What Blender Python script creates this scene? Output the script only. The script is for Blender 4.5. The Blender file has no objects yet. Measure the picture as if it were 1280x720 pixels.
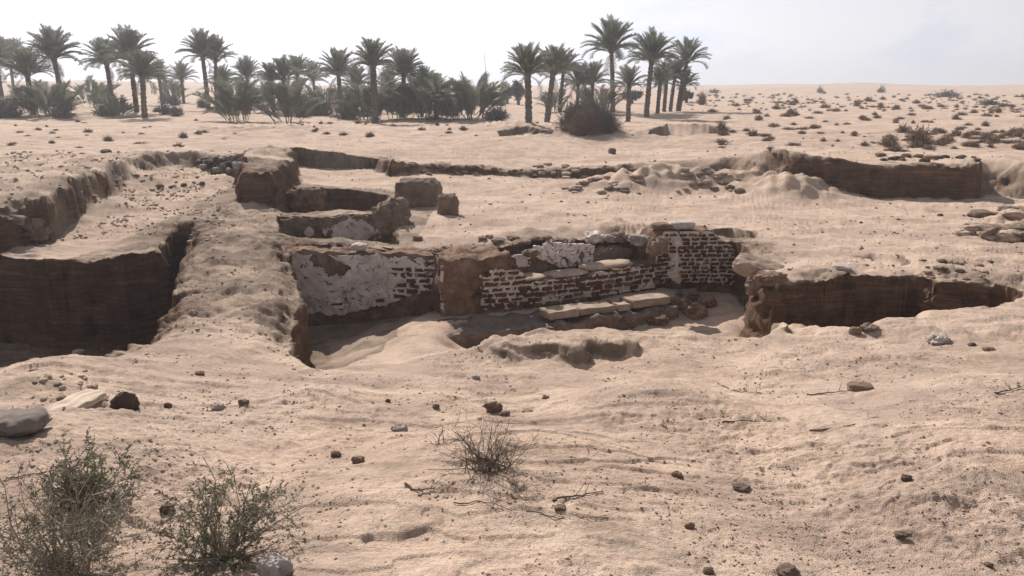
import bpy, bmesh, math, random, time
import numpy as np
from mathutils import Vector, Matrix, Euler
random.seed(7); T0 = time.time()
D = bpy.data; sc = bpy.context.scene; col = sc.collection
R = math.radians

# ------------------------------------------------------------------ camera, sky, sun
PITCH = R(13.65); FOC = 1005.0; CZ = 2.4
cam = D.cameras.new('camera'); cam.sensor_width = 36; cam.lens = 36 * FOC / 1280
cam.clip_start = 0.05; cam.clip_end = 6000
co = D.objects.new('camera', cam); col.objects.link(co)
co.location = (0, 0, CZ); co.rotation_euler = (R(90) - PITCH, 0, 0); sc.camera = co
SUN_EL, SUN_AZ = R(37.5), R(-23)                 # azimuth measured from +Y (straight ahead), negative = left
w = D.worlds.new('World'); sc.world = w; w.use_nodes = True
nt = w.node_tree; nt.nodes.clear(); N = nt.nodes; L = nt.links
sky = N.new('ShaderNodeTexSky'); sky.sky_type = 'NISHITA'; sky.sun_disc = False
sky.sun_elevation = SUN_EL; sky.sun_rotation = SUN_AZ; sky.dust_density = 1.2; sky.air_density = 1.0
tc = N.new('ShaderNodeTexCoord'); mp = N.new('ShaderNodeMapping'); mp.inputs['Scale'].default_value = (1, 1, 3.2)
n1 = N.new('ShaderNodeTexNoise'); n1.inputs['Scale'].default_value = 4.2; n1.inputs['Detail'].default_value = 7; n1.inputs['Roughness'].default_value = .55
n1.inputs['Distortion'].default_value = .5
cr = N.new('ShaderNodeValToRGB'); cr.color_ramp.elements[0].position = .42; cr.color_ramp.elements[1].position = .55
cr.color_ramp.elements[0].color = (.12, .12, .12, 1); cr.color_ramp.elements[1].color = (1, 1, 1, 1)
mx = N.new('ShaderNodeMixRGB'); bw = N.new('ShaderNodeRGBToBW'); L.new(sky.outputs[0], bw.inputs[0])      # thin bright cloud: the sky's own light made white
cl = N.new('ShaderNodeMixRGB'); cl.blend_type = 'MULTIPLY'; cl.inputs['Fac'].default_value = 1; cl.inputs['Color2'].default_value = (1.0, 1.0, 1.06, 1); ma = N.new('ShaderNodeMath'); ma.operation = 'MULTIPLY_ADD'; ma.inputs[1].default_value = .85; ma.inputs[2].default_value = 1.6; L.new(bw.outputs[0], ma.inputs[0]); L.new(ma.outputs[0], cl.inputs['Color1']); L.new(cl.outputs[0], mx.inputs['Color2'])
bg = N.new('ShaderNodeBackground'); bg.inputs['Strength'].default_value = .092
ow = N.new('ShaderNodeOutputWorld')
L.new(tc.outputs['Generated'], mp.inputs['Vector']); L.new(mp.outputs[0], n1.inputs['Vector']); L.new(n1.outputs['Fac'], cr.inputs['Fac'])
L.new(cr.outputs['Color'], mx.inputs['Fac']); gap = N.new('ShaderNodeMixRGB'); gap.blend_type = 'MULTIPLY'; gap.inputs['Fac'].default_value = 1; gap.inputs['Color2'].default_value = (.80, .90, 1.08, 1); L.new(bw.outputs[0], gap.inputs['Color1']); L.new(gap.outputs[0], mx.inputs['Color1']); L.new(mx.outputs[0], bg.inputs['Color']); L.new(bg.outputs[0], ow.inputs[0])
sl = D.lights.new('sun', 'SUN'); sl.energy = 5.0; sl.angle = R(.5); sl.color = (1, .93, .85)
so = D.objects.new('sun', sl); col.objects.link(so)
sdir = Vector((math.sin(SUN_AZ) * math.cos(SUN_EL), math.cos(SUN_AZ) * math.cos(SUN_EL), math.sin(SUN_EL)))
so.rotation_euler = sdir.to_track_quat('Z', 'Y').to_euler(); so.location = (0, 0, 30)
sc.view_settings.view_transform = 'Standard'; sc.view_settings.look = 'None'; sc.view_settings.exposure = 0.32; sc.view_settings.gamma = 1
sc.cycles.max_bounces = 6; sc.cycles.diffuse_bounces = 3

# ------------------------------------------------------------------ tagging helpers
def tag(o, label=None, cat=None, group=None, kind=None):
    if label: o['label'] = label
    if cat: o['category'] = cat
    if group: o['group'] = group
    if kind: o['kind'] = kind
    return o
def empty(name, loc=(0, 0, 0), rz=0):
    o = D.objects.new(name, None); col.objects.link(o); o.location = loc; o.rotation_euler = (0, 0, rz); o.empty_display_size = .2
    return o
def link(name, me, parent=None, mat=None):
    o = D.objects.new(name, me); col.objects.link(o)
    if parent: o.parent = parent
    if mat and not me.materials: me.materials.append(mat)
    return o
def copy_tree(o, parent=None):
    c = o.copy(); col.objects.link(c); c.parent = parent
    for ch in list(o.children): copy_tree(ch, c)
    return c
def np_mesh(name, V, F, mat=None, smooth=True):
    """V (n,3) float, F (m,k) int with k = 3 or 4"""
    me = D.meshes.new(name); V = np.ascontiguousarray(V, np.float32); F = np.ascontiguousarray(F, np.int32)
    k = F.shape[1]
    me.vertices.add(len(V)); me.vertices.foreach_set('co', V.ravel())
    me.loops.add(F.size); me.loops.foreach_set('vertex_index', F.ravel())
    me.polygons.add(len(F)); me.polygons.foreach_set('loop_start', np.arange(0, F.size, k, dtype=np.int32))
    me.polygons.foreach_set('loop_total', np.full(len(F), k, np.int32))
    me.update(calc_edges=True)
    me.polygons.foreach_set('use_smooth', np.full(len(F), smooth, bool))
    if mat: me.materials.append(mat)
    return me

# ------------------------------------------------------------------ numpy noise
rs = np.random.RandomState(11)
PERM = rs.permutation(256); PERM = np.concatenate([PERM, PERM, PERM]).astype(np.int32)
ANG = rs.rand(256) * 2 * np.pi; GX2, GY2 = np.cos(ANG).astype(np.float32), np.sin(ANG).astype(np.float32)
g3 = rs.randn(256, 3); G3 = (g3 / np.linalg.norm(g3, axis=1)[:, None]).astype(np.float32)
def n2(x, y):
    xi = np.floor(x).astype(np.int32); yi = np.floor(y).astype(np.int32); fx = (x - xi).astype(np.float32); fy = (y - yi).astype(np.float32)
    u = fx * fx * fx * (fx * (fx * 6 - 15) + 10); v = fy * fy * fy * (fy * (fy * 6 - 15) + 10); xi &= 255; yi &= 255
    def c(dx, dy):
        h = PERM[PERM[xi + dx] + yi + dy]; return GX2[h] * (fx - dx) + GY2[h] * (fy - dy)
    a = c(0, 0); b = c(1, 0); p = c(0, 1); q = c(1, 1)
    a = a + u * (b - a); p = p + u * (q - p); return (a + v * (p - a)) * 1.5
def n3(x, y, z):
    xi = np.floor(x).astype(np.int32); yi = np.floor(y).astype(np.int32); zi = np.floor(z).astype(np.int32)
    fx = (x - xi).astype(np.float32); fy = (y - yi).astype(np.float32); fz = (z - zi).astype(np.float32)
    s = lambda t: t * t * (3 - 2 * t)
    u, v, ww = s(fx), s(fy), s(fz); xi &= 255; yi &= 255; zi &= 255
    def c(dx, dy, dz):
        g = G3[PERM[PERM[PERM[xi + dx] + yi + dy] + zi + dz]]
        return g[..., 0] * (fx - dx) + g[..., 1] * (fy - dy) + g[..., 2] * (fz - dz)
    l = lambda a, b, t: a + t * (b - a)
    return l(l(l(c(0, 0, 0), c(1, 0, 0), u), l(c(0, 1, 0), c(1, 1, 0), u), v), l(l(c(0, 0, 1), c(1, 0, 1), u), l(c(0, 1, 1), c(1, 1, 1), u), v), ww) * 1.5
def fbm(x, y, f, o=4, g=.5):
    r = 0; a = 1
    for i in range(o): r = r + a * n2(x * f + 17.3 * i, y * f - 9.1 * i); f *= 2.03; a *= g
    return r
def fbm3(x, y, z, f, o=4, g=.5):
    r = 0; a = 1
    for i in range(o): r = r + a * n3(x * f + 7.3 * i, y * f - 9.1 * i, z * f + 3.7 * i); f *= 2.03; a *= g
    return r
def ss(a, b, x):
    t = np.clip((x - a) / (b - a), 0, 1); return t * t * (3 - 2 * t)

# ------------------------------------------------------------------ pixel of the photograph -> point of the place
def ray(px, py):
    u = (px - 640) / FOC; v = -(py - 360) / FOC
    return np.array([u, math.cos(PITCH) + v * math.sin(PITCH), -math.sin(PITCH) + v * math.cos(PITCH)])
def at(px, py, z):
    d = ray(px, py); t = (z - CZ) / d[2]; return (d[0] * t, d[1] * t)
def poly(pts): return np.array([at(*p) if len(p) == 3 else p for p in pts])
def sdist(P, x, y):
    """signed distance to polygon P, positive inside"""
    d = np.full(x.shape, 1e9, np.float32); ins = np.zeros(x.shape, bool); n = len(P)
    for i in range(n):
        ax, ay = P[i]; bx, by = P[(i + 1) % n]; ex, ey = bx - ax, by - ay
        t = np.clip(((x - ax) * ex + (y - ay) * ey) / (ex * ex + ey * ey + 1e-12), 0, 1)
        d = np.minimum(d, (x - ax - t * ex) ** 2 + (y - ay - t * ey) ** 2)
        c = ((ay > y) != (by > y)) & (x < (bx - ax) * (y - ay) / ((by - ay) + 1e-12) + ax)
        ins ^= c
    return np.sqrt(d) * np.where(ins, 1, -1)
def shep(pts, x, y, p=1.6, e=.15):
    num = 0; den = 0
    for a, b, z in pts:
        wgt = 1.0 / ((x - a) ** 2 + (y - b) ** 2 + e) ** p; num = num + wgt * z; den = den + wgt
    return num / den
def pz(l): return [(*at(*p), p[2]) for p in l]

# ------------------------------------------------------------------ terrain design
SPTS = [(-3, 0, .75), (0, 0, .75), (3, 0, .75), (-3, 2, .75), (0, 2, .75), (3, 2, .75), (-8, 2, .75), (8, 2, .8), (0, -6, .8),
        (-2.5, 3.6, .70), (0, 3.6, .66), (2.6, 3.6, .66), (-3.6, 5.2, .48), (-1.2, 5.2, .42), (1, 5.2, .40), (3.5, 5.2, .44),
        (-1.2, 6.0, .16), (0, 6.3, .10), (-.5, 6.7, .06), (.1, 6.8, .03), (.8, 6.8, .02), (1.5, 7.0, .02), (2.1, 7.5, -.02), (1.4, 6.3, .10), (3.2, 6.4, .2), (5, 6.4, .3), (6.8, 8.2, .1), (6.0, 8.6, .02), (3.2, 7.6, .0), (5, 7.8, .02), (9, 6, .5), (12, 10, .3), (2.2, 8.0, -.02),
        (-4.2, 5.6, .34), (-3.0, 6.6, .27), (-2.7, 8.2, .17), (-3.6, 10.5, .08), (-4.6, 13, .06), (-5.2, 15.5, .03)] + pz([
        (620, 290, 0), (800, 270, 0), (1000, 280, -.02), (1100, 320, 0.02), (1270, 330, .05), (560, 300, 0), (600, 240, -.02), (800, 250, -.03), (1100, 260, -.04),
        (100, 315, 0), (200, 300, .05), (200, 250, .22), (250, 220, .4), (280, 240, .22), (280, 268, .08), (420, 222, .1), (1270, 290, .05), (700, 232, 0), (0, 330, .05), (-200, 330, .05), (940, 330, 0), (1000, 345, .0), (1100, 345, 0), (1230, 352, 0.04)])
NPTS = [(-9, 12, .55), (-8.6, 13.5, .72), (-8.6, 15.5, .8), (-10, 18, .72), (-12, 24, .72), (-20, 14, .75), (-6, 24, .7), (-5, 20, .75), (-5.4, 17.5, .74), (-2.5, 25, .34), (1.9, 25, .30), (-1, 23.9, .22), (1, 23.9, .2), (3, 24, .3), (5, 23, .6), (7, 21, .78), (11, 20, .8), (14, 20, .7), (0, 30, .7), (-5, 28, .74), (10, 30, .78), (-20, 30, .75), (20, 30, .75), (-30, 40, .75), (30, 40, .75), (0, 40, .75)]
NATP = poly([(-60, 11.3), (-9.5, 11.3), (-7.9, 11.75), (70, 301, 0), (112, 277, .03), (150, 247, .12), (187, 223, .27), (222, 204, .5), (252, 211, .42), (298, 212, .38), (296, 262, 0), (345, 264, 0), (371, 238, .1), (373, 210, .1), (463, 210, .1), (486, 224, .05), (560, 221, 0),
             (650, 221, 0), (740, 224, 0), (800, 219, .1), (850, 219, .1), (900, 224, .05), (935, 236, 0), (975, 244, -.04), (1100, 248, -.04), (1226, 252, -.04), (1229, 238, .1), (1290, 246, .1), (40, 22), (60, 22), (60, 200), (-60, 200)])
LP = poly([(-12, 11.55), (0, 320, .05), (30, 324, .04), (90, 327, .03), (150, 324, .04), (203, 315, .05), (212, 292, .07), (222, 281, .1), (238, 281, .1), (236, 292, .1), (226, 325, .12), (217, 352, .15), (203, 392, .2), (190, 421, .26), (150, 428, .28), (110, 438, .3), (60, 448, .3), (0, 461, .32), (-90, 470, .32), (-12, 6)])
RMP = poly([(357, 310, 0), (548, 317, 0), (650, 310, 0), (660, 305, .0), (760, 298, .05), (2.5, 13.02), (3.3, 13.0), (3.62, 12.9), (3.72, 12.4), (3.62, 11.7), (3.5, 11.2), (3.45, 10.6), (3.55, 9.8), (3.3, 9.0), (3.0, 8.3), (2.6, 7.8), (2.1, 7.7), (1.6, 7.95), (.9, 8.0), (.2, 7.6), (-.42, 7.0), (-.62, 6.3), (-1.1, 5.95), (-1.6, 6.15), (-1.95, 6.7), (-2.15, 7.5), (-2.45, 9), (-2.9, 10.5)])
RMZ = [(-3.2, 11.5, -1.19), (-2.5, 11.5, -1.14), (-1.9, 11.4, -.98), (-2.6, 10.4, -1.15), (-2.3, 9.4, -1.12), (-2.0, 8.4, -.95), (-1.9, 7.6, -.6), (-1.75, 6.9, -.1), (-1.75, 10.4, -.92), (-1.7, 9.4, -.72), (-1.6, 8.4, -.42), (-1.5, 7.4, -.12), (-1.3, 6.6, .08), (-1.2, 6.1, .16),
       (-1.12, 11.1, -.74), (-1.1, 10.5, -.68), (-1.15, 9.8, -.56), (-1.1, 9, -.40), (-1.0, 8.2, -.22), (-.85, 7.4, -.04), (-.75, 6.8, .06),
       (-.5, 8.4, -.42), (-.45, 7.8, -.2), (-.55, 9.4, -.75), (-.45, 10.3, -.98), (0, 9.6, -1.0), (.3, 10.3, -1.05), (.1, 8.4, -.6), (.8, 9.0, -.75), (1.2, 10.6, -1.05), (1.9, 9.6, -.9), (1.6, 8.8, -.55), (2.3, 8.6, -.45), (2.4, 9.4, -.78),
       (2.7, 11.2, -.95), (2.7, 10.3, -.95), (3.4, 11.2, -.88), (3.3, 10.3, -.88), (2.9, 8.9, -.45), (3.2, 9.7, -.7), (3.7, 11.5, -.75), (1, 8.35, -.3), (0, 12, -.7), (2, 12.5, -.7)]
PA = poly([(365, 240, .1), (420, 238, .1), (488, 242, .1), (490, 262, 0), (480, 268, 0), (350, 268, 0), (350, 258, 0.05)])
PB = poly([(347, 276, 0), (492, 272, 0), (497, 304, 0), (350, 302, 0)])
RP = poly([(3.38, 10.5), (975, 349, 0), (1010, 350, 0), (1040, 353, 0), (1062, 347, 0), (1100, 345, 0), (1150, 347, 0), (1168, 355, 0), (1200, 359, 0), (1240, 357, .03), (1262, 361, .04), (1276, 367, .04), (1268, 379, .05), (1235, 386, .03), (1200, 390, .02), (1160, 394, 0), (1145, 404, -.01), (1110, 413, -.01), (1060, 418, 0), (1010, 419, 0), (975, 412, -.02), (3.0, 8.6), (3.15, 9.6)])
RPZ = [(3.5, 11.2, -.8), (3.3, 10.2, -.8), (3.15, 9.2, -.5), (3.7, 10.2, -.66), (4.4, 10.2, -.72), (5.2, 10.2, -.66), (3.3, 9.2, -.45), (4.2, 8.8, -.5), (4.9, 9.2, -.45), (3.2, 8.2, -.1), (4.3, 8.2, -.12), (5.6, 9.6, -.32), (6.1, 9.6, -.3), (6.5, 9.4, -.2)]
MD = poly([(583, 440, .1), (600, 448, .08), (640, 455, .06), (700, 459, .06), (722, 453, .08), (735, 443, .1), (790, 441, .1), (812, 430, .1), (852, 428, .1), (848, 412, .1), (800, 398, .12), (700, 402, .1), (640, 414, .1), (590, 428, .1)])
RO = poly([(1208, 292, .05), (1232, 276, .1), (1245, 262, .1), (1300, 258, .1), (1500, 270, .1), (1500, 330, .05), (1300, 308, .05), (1250, 302, .05)])
BK = np.array([(-5.95, 14.4), (-4.3, 9.7), (-3.3, 7.2), (-2.7, 6.2), (-1.9, 6.3), (-2.05, 6.9), (-2.4, 9), (-2.9, 10.5), (-3.6, 12.4), (-4.4, 14.5), (-4.95, 16.7), (-5.85, 16.9)])
def slot(l): return poly(l)
SLOTS = [  # small cuts: polygon, depth, width of its edge
    (slot([(884, 290, 0), (915, 287, 0), (946, 291, 0), (942, 297, 0), (915, 300, 0), (886, 299, 0)]), .16, .06),
    (slot([(1062, 322, 0), (1095, 320, 0), (1130, 328, 0), (1136, 336, 0), (1110, 338, 0), (1090, 328, 0)]), .09, .08),
    (slot([(810, 163, .75), (835, 160.5, .75), (870, 161, .75), (912, 162.5, .75), (908, 168, .75), (860, 170, .75), (812, 170, .75)]), .5, .12),
    (slot([(622, 164, .75), (660, 162, .75), (702, 166, .75), (690, 170, .75), (625, 170, .75)]), .26, .14),
    (slot([(246, 198, .7), (303, 198, .7), (300, 213, .6), (262, 212, .6)]), .38, .25)]
BUMPS = [  # low heaps: px, py, z, radius along x, radius along y, height
    (125, 218, .5, 1.3, 1.6, .18), (60, 245, .5, 1.4, 1.3, .16), (230, 200, .6, 1.5, 1.8, .12), (520, 210, .3, 1.2, 1.2, .10),
    (845, 236, 0, 1.3, .9, .42), (770, 236, 0, 1.6, .9, .28), (935, 236, 0, 1.0, 1.4, .35), (990, 244, 0, .8, .7, .34), (1010, 246, 0, 1.2, .5, .2),
    (600, 300, 0, .6, .35, .05), (690, 296, 0, 1.5, .4, .12), (770, 292, 0, .8, .4, .16), (1180, 335, 0, 1.2, .5, .1), (1000, 340, 0, .5, .3, .06),
    (735, 168, .75, 3, 2, .35), (640, 160, .75, 2.5, 2, .3), (375, 162, .75, 2, 2, .3), (270, 164, .75, 2.5, 1.5, .25), (860, 160, .75, 3.2, 3.5, .22),
    (1060, 414, -.2, .28, .16, .13), (60, 500, .4, .5, .35, .08), (285, 300, .1, .5, 1.2, .06), (1262, 352, 0, .5, .3, .08), (150, 470, .3, .8, .3, .05)]
BUMPS += [(322, 200, .7, .8, 3.0, .16), (335, 195, .75, .8, 2.0, .1)]
BUMPS = [(*at(a, b, z), rx, ry, h) for a, b, z, rx, ry, h in BUMPS]

def crumbly(x, y):
    """how much a spot belongs to the broken, crusty margin of a cut"""
    a = sdist(NATP, x, y); e = ss(1.5, .1, a) * ss(-.25, .05, a) * (y < 27)
    a = sdist(RP, x, y); e = np.maximum(e, ss(-1.0, -.05, a) * (a < .05) * ss(9.2, 9.8, y))
    a = sdist(RMP, x, y); e = np.maximum(e, ss(-.9, -.05, a) * (a < .05) * ss(11.0, 11.6, y))
    a = sdist(LP, x, y); e = np.maximum(e, ss(-.7, -.05, a) * (a < .05) * .8)
    e = np.maximum(e, ss(-6.8, -7.8, x) * ss(26, 22, y) * ss(11.4, 12.2, y) * .7)
    return e * ss(-.45, .25, fbm(x + 3, y, .9, 3))
def H(x, y, fine=True):
    r = np.hypot(x, y)
    wx = x + .12 * fbm(x, y, .9, 3); wy = y + .12 * fbm(x + 31, y, .9, 3)
    S = shep(SPTS, x, y)
    Nn = shep(NPTS, x, y, 1.4, 1.0)
    far = .75 + .35 * ss(46, 62, r) + .45 * ss(60, 95, r) + 1.2 * ss(90, 200, r) + 2.3 * ss(180, 420, r) + 6 * ss(400, 1500, r)
    far = far + np.where(r > 70, fbm(x, y, .012, 3) * np.clip((r - 70) * .007, 0, 1.8), 0) + .5 * ss(60, 300, r) * ss(.25, .7, x / (r + 1)) + 1.6 * ss(120, 300, r) * ss(-.2, -.5, x / (r + 1))
    Nn = np.where(r < 45, Nn + (far - Nn) * ss(28, 42, r), far)
    Nn = Nn + .07 * fbm(x, y, .35, 3) * ss(12, 22, r) + .06 * fbm(x, y, .14, 2) * ss(20, 40, r)
    S = S + .035 * fbm(x, y, .8, 3) * ss(2, 6, r)
    outer = np.minimum(np.minimum(x + 58, 58 - x), 190 - y)      # beyond the excavation everything is desert
    sd = sdist(NATP, wx, wy); sd = np.where((y > 25) | (outer < 0), 9, sd); sd = np.where((y < -6) | (np.abs(x) > 30), 9, sd)
    crag = .10 * n2(x * 1.1, y * 1.1) + .05 * n2(x * 3, y * 3)
    soft = .16 + .9 * ss(2.2, 4.5, x) * ss(8.2, 5.5, x) * ss(15, 20, y) + .25 * ss(-6.5, -9, x) * ss(16, 20, y) + .9 * ss(10.95, 11.6, x) * (y < 24)
    h = S + (Nn - S) * ss(-.06, 1, (sd + crag) / soft)
    h = h - .16 * np.exp(-((sd - .25) / .22) ** 2) * (np.clip(fbm(x, y, 3.0, 2), 0, 1)) * (y < 30)
    for bx, by, rx, ry, bh in BUMPS:
        q = ((x - bx) / rx) ** 2 + ((y - by) / ry) ** 2
        h = h + bh * np.exp(-q) * (1 + .35 * n2(x * 3, y * 3))
    # rock outcrop at the right, crumbly crust mound before the brick wall
    s = sdist(RO, wx, wy); ro = ss(-.05, .35, s + .15 * n2(x * 3, y * 3)); h = h + ro * (.20 + .10 * n2(x * 1.6, y * 3.1) + .06 * n2(x * 5, y * 9))
    s = sdist(MD, wx, wy); mw = .16 + .75 * ss(7.05, 7.7, y - .12 * x); t = ss(0, 1, (s + .07 * n2(x * 3, y * 3) + .02 * n2(x * 9, y * 9)) / mw); tg = np.interp(x, [-.5, -.3, 0, .5, 1.0, 1.5, 1.8], [.13, .15, .18, .20, .18, .12, .05]) + .025 * n2(x * 3, y * 3) + .008 * n2(x * 9, y * 9); h = h + (np.maximum(tg, h) - h) * t
    cb = crumbly(x, y) if fine else 0
    # the baulk: a rounded ridge of compacted earth between the pits
    sl_, sr_ = sdist(LP, x, y), sdist(RMP, x, y); bm_ = ss(-.35, .1, sdist(BK, x, y))
    h = h + bm_ * ss(6.2, 7.6, y) * (.07 * n2(x * 1.6, y * 1.2) + .045 * fbm(x, y, 3.6, 3) - .15 * ss(-.34, .03, sl_) ** 2 - .17 * ss(-.42, .03, sr_) ** 2 + .05)
    # slots
    for P, dep, wd in SLOTS:
        s = sdist(P, x + .05 * n2(x * 4, y * 4), y + .05 * n2(x * 4, y * 4 + 5)); h = h - dep * ss(-.02, wd, s)
    # pits
    cr2 = .05 * n2(x * 2.3, y * 2.3) + .012 * n2(x * 8, y * 8)
    s = sdist(LP, wx * .4 + x * .6, wy * .4 + y * .6) + cr2
    fl = -1.27 + .05 * fbm(x, y, .7, 2); lip = .16 * ss(-.5, .02, s) ** 2 * (y < 9)
    h = h - lip * .4; h = h + (fl - h) * ss(-.01, .11, s)
    s = sdist(PA, x, y) + cr2 * .8; h = h + (-.47 - h) * ss(0, .12, s)
    s = sdist(PB, x, y) + cr2 * .8; h = h + (-.52 - h) * ss(0, .12, s)
    s = sdist(RMP, x, y) + cr2 * .6; z = shep(RMZ, x, y, 2.0, .05) + .02 * n2(x * 1.5, y * 1.5)
    nearside = ss(9.5, 8.2, y) * ss(-1.75, -1.4, x) * (1 - .6 * ss(-.5, -.3, x) * ss(1.4, 1.1, x))
    corner = .6 * np.exp(-((x - 3.5) ** 2 + (y - 10.35) ** 2) / .45 ** 2)
    wdt = .10 + .5 * nearside + corner
    h = h + (np.minimum(z, h) - h) * ss(0, 1, s / wdt)
    s = sdist(RP, wx, wy) + cr2 * 1.6 + .07 * n2(x * 1.3 + 5, y * 1.3) + .03 * n2(x * 5 + 5, y * 5); z = shep(RPZ, x, y, 2.0, .05)
    wdt = .11 + .5 * ss(9.2, 8.7, y) * ss(3.0, 3.4, x) + corner
    h = h + (np.minimum(z, h) - h) * ss(0, 1, s / wdt)
    h = h + cb * (.05 * fbm(x, y, 2.6, 4, .6) + .035 * np.abs(n2(x * 5, y * 7))) if fine else h
    if fine:
        dim = n2(x * 3.1, y * 4.3); dim2 = n2(x * 5.3 + 40, y * 7.9)
        rough = ss(.0, .45, fbm(x + 50, y, .55, 3))
        k = np.clip(1.4 - r / 60, 0.15, 1) * (1 - .82 * ss(-.05, .4, sdist(RMP, x, y)))
        pat = ss(-.1, .5, fbm(x - 20, y, .6, 2)); h = h - .010 * ss(.2, .6, dim) * k * pat - .007 * ss(.25, .6, dim2) * k * pat
        h = h + (.022 * fbm(x, y, 1.7, 3) + .006 * fbm(x, y, 5.3, 3, .6) + rough * (.013 * fbm(x, y, 7, 3, .6)) + .004 * fbm(x, y, 17, 3, .6) * (.4 + rough)) * k
        sc_ = n2(x * 1.1 + .5 * n2(x * 2, y * 2), y * 3.4); h = h + (.013 * ss(-.02, .035, sc_) + .009 * ss(.0, .03, n2(x * 2.3 + 7 + .5 * n2(x * 3, y * 3), y * 7.1))) * k * ss(.05, .35, fbm(x + 11, y * 1.3, .5, 2) + .12)
        h = h + .006 * np.abs(n2(x * 1.3 + .6 * n2(x, y), y * 5.2)) * k
    return h
def hz(x, y, fine=True): return float(H(np.array([x], float), np.array([y], float), fine)[0])
GT = np.concatenate([np.linspace(1.5, 30, 480), np.geomspace(30.06, 900, 260)])
def gp(px, py):
    """where the line of sight through a pixel meets the ground"""
    d = ray(px, py); t = GT; hh = H(d[0] * t, d[1] * t, False); b = np.nonzero(CZ + d[2] * t < hh)[0]
    i = b[0] if len(b) else len(t) - 1
    t = np.linspace(t[max(i - 3, 0)], t[min(i + 2, len(t) - 1)], 90); X, Y, Z = d[0] * t, d[1] * t, CZ + d[2] * t
    hh = H(X, Y); b = np.nonzero(Z < hh)[0]; i = b[0] if len(b) else len(t) - 1
    return Vector((X[i], Y[i], float(hh[i])))
def pxm(p): return p.y * math.cos(PITCH) / FOC + (CZ - p.z) * math.sin(PITCH) / FOC     # metres per photograph pixel at a point

# ------------------------------------------------------------------ materials
def mat(name): 
    m = D.materials.new(name); m.use_nodes = True; n = m.node_tree; b = n.nodes['Principled BSDF']; b.inputs['Roughness'].default_value = .95
    b.inputs['Specular IOR Level'].default_value = .15
    return m, n.nodes, n.links, b
def noise(N, L, scale, detail=4, rough=.55, vec=None, dist=0):
    t = N.new('ShaderNodeTexNoise'); t.inputs['Scale'].default_value = scale; t.inputs['Detail'].default_value = detail; t.inputs['Roughness'].default_value = rough
    t.inputs['Distortion'].default_value = dist
    if vec is not None: L.new(vec, t.inputs['Vector'])
    return t.outputs['Fac']
def ramp(N, L, fac, stops):
    r = N.new('ShaderNodeValToRGB'); e = r.color_ramp.elements
    while len(e) < len(stops): e.new(.5)
    for i, (p, c) in enumerate(stops):
        e[i].position = p; e[i].color = (*c, 1) if isinstance(c, tuple) else (c, c, c, 1)
    L.new(fac, r.inputs['Fac']); return r.outputs['Color']
def mix(N, L, fac, a, b, mode='MIX'):
    m = N.new('ShaderNodeMixRGB'); m.blend_type = mode
    for s, v in ((m.inputs['Fac'], fac), (m.inputs['Color1'], a), (m.inputs['Color2'], b)):
        if isinstance(v, (int, float)): s.default_value = v if s.type == 'VALUE' else (v, v, v, 1)
        elif isinstance(v, tuple): s.default_value = (*v, 1)
        else: L.new(v, s)
    return m.outputs['Color']
def bump(N, L, b, hts):
    prev = None
    for h, st, d in hts:
        q = N.new('ShaderNodeBump'); q.inputs['Strength'].default_value = st; q.inputs['Distance'].default_value = d; L.new(h, q.inputs['Height'])
        if prev: L.new(prev, q.inputs['Normal'])
        prev = q.outputs['Normal']
    L.new(prev, b.inputs['Normal'])
def scaled(N, L, vec, s):
    m = N.new('ShaderNodeMapping'); m.inputs['Scale'].default_value = s; L.new(vec, m.inputs['Vector']); return m.outputs[0]

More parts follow.
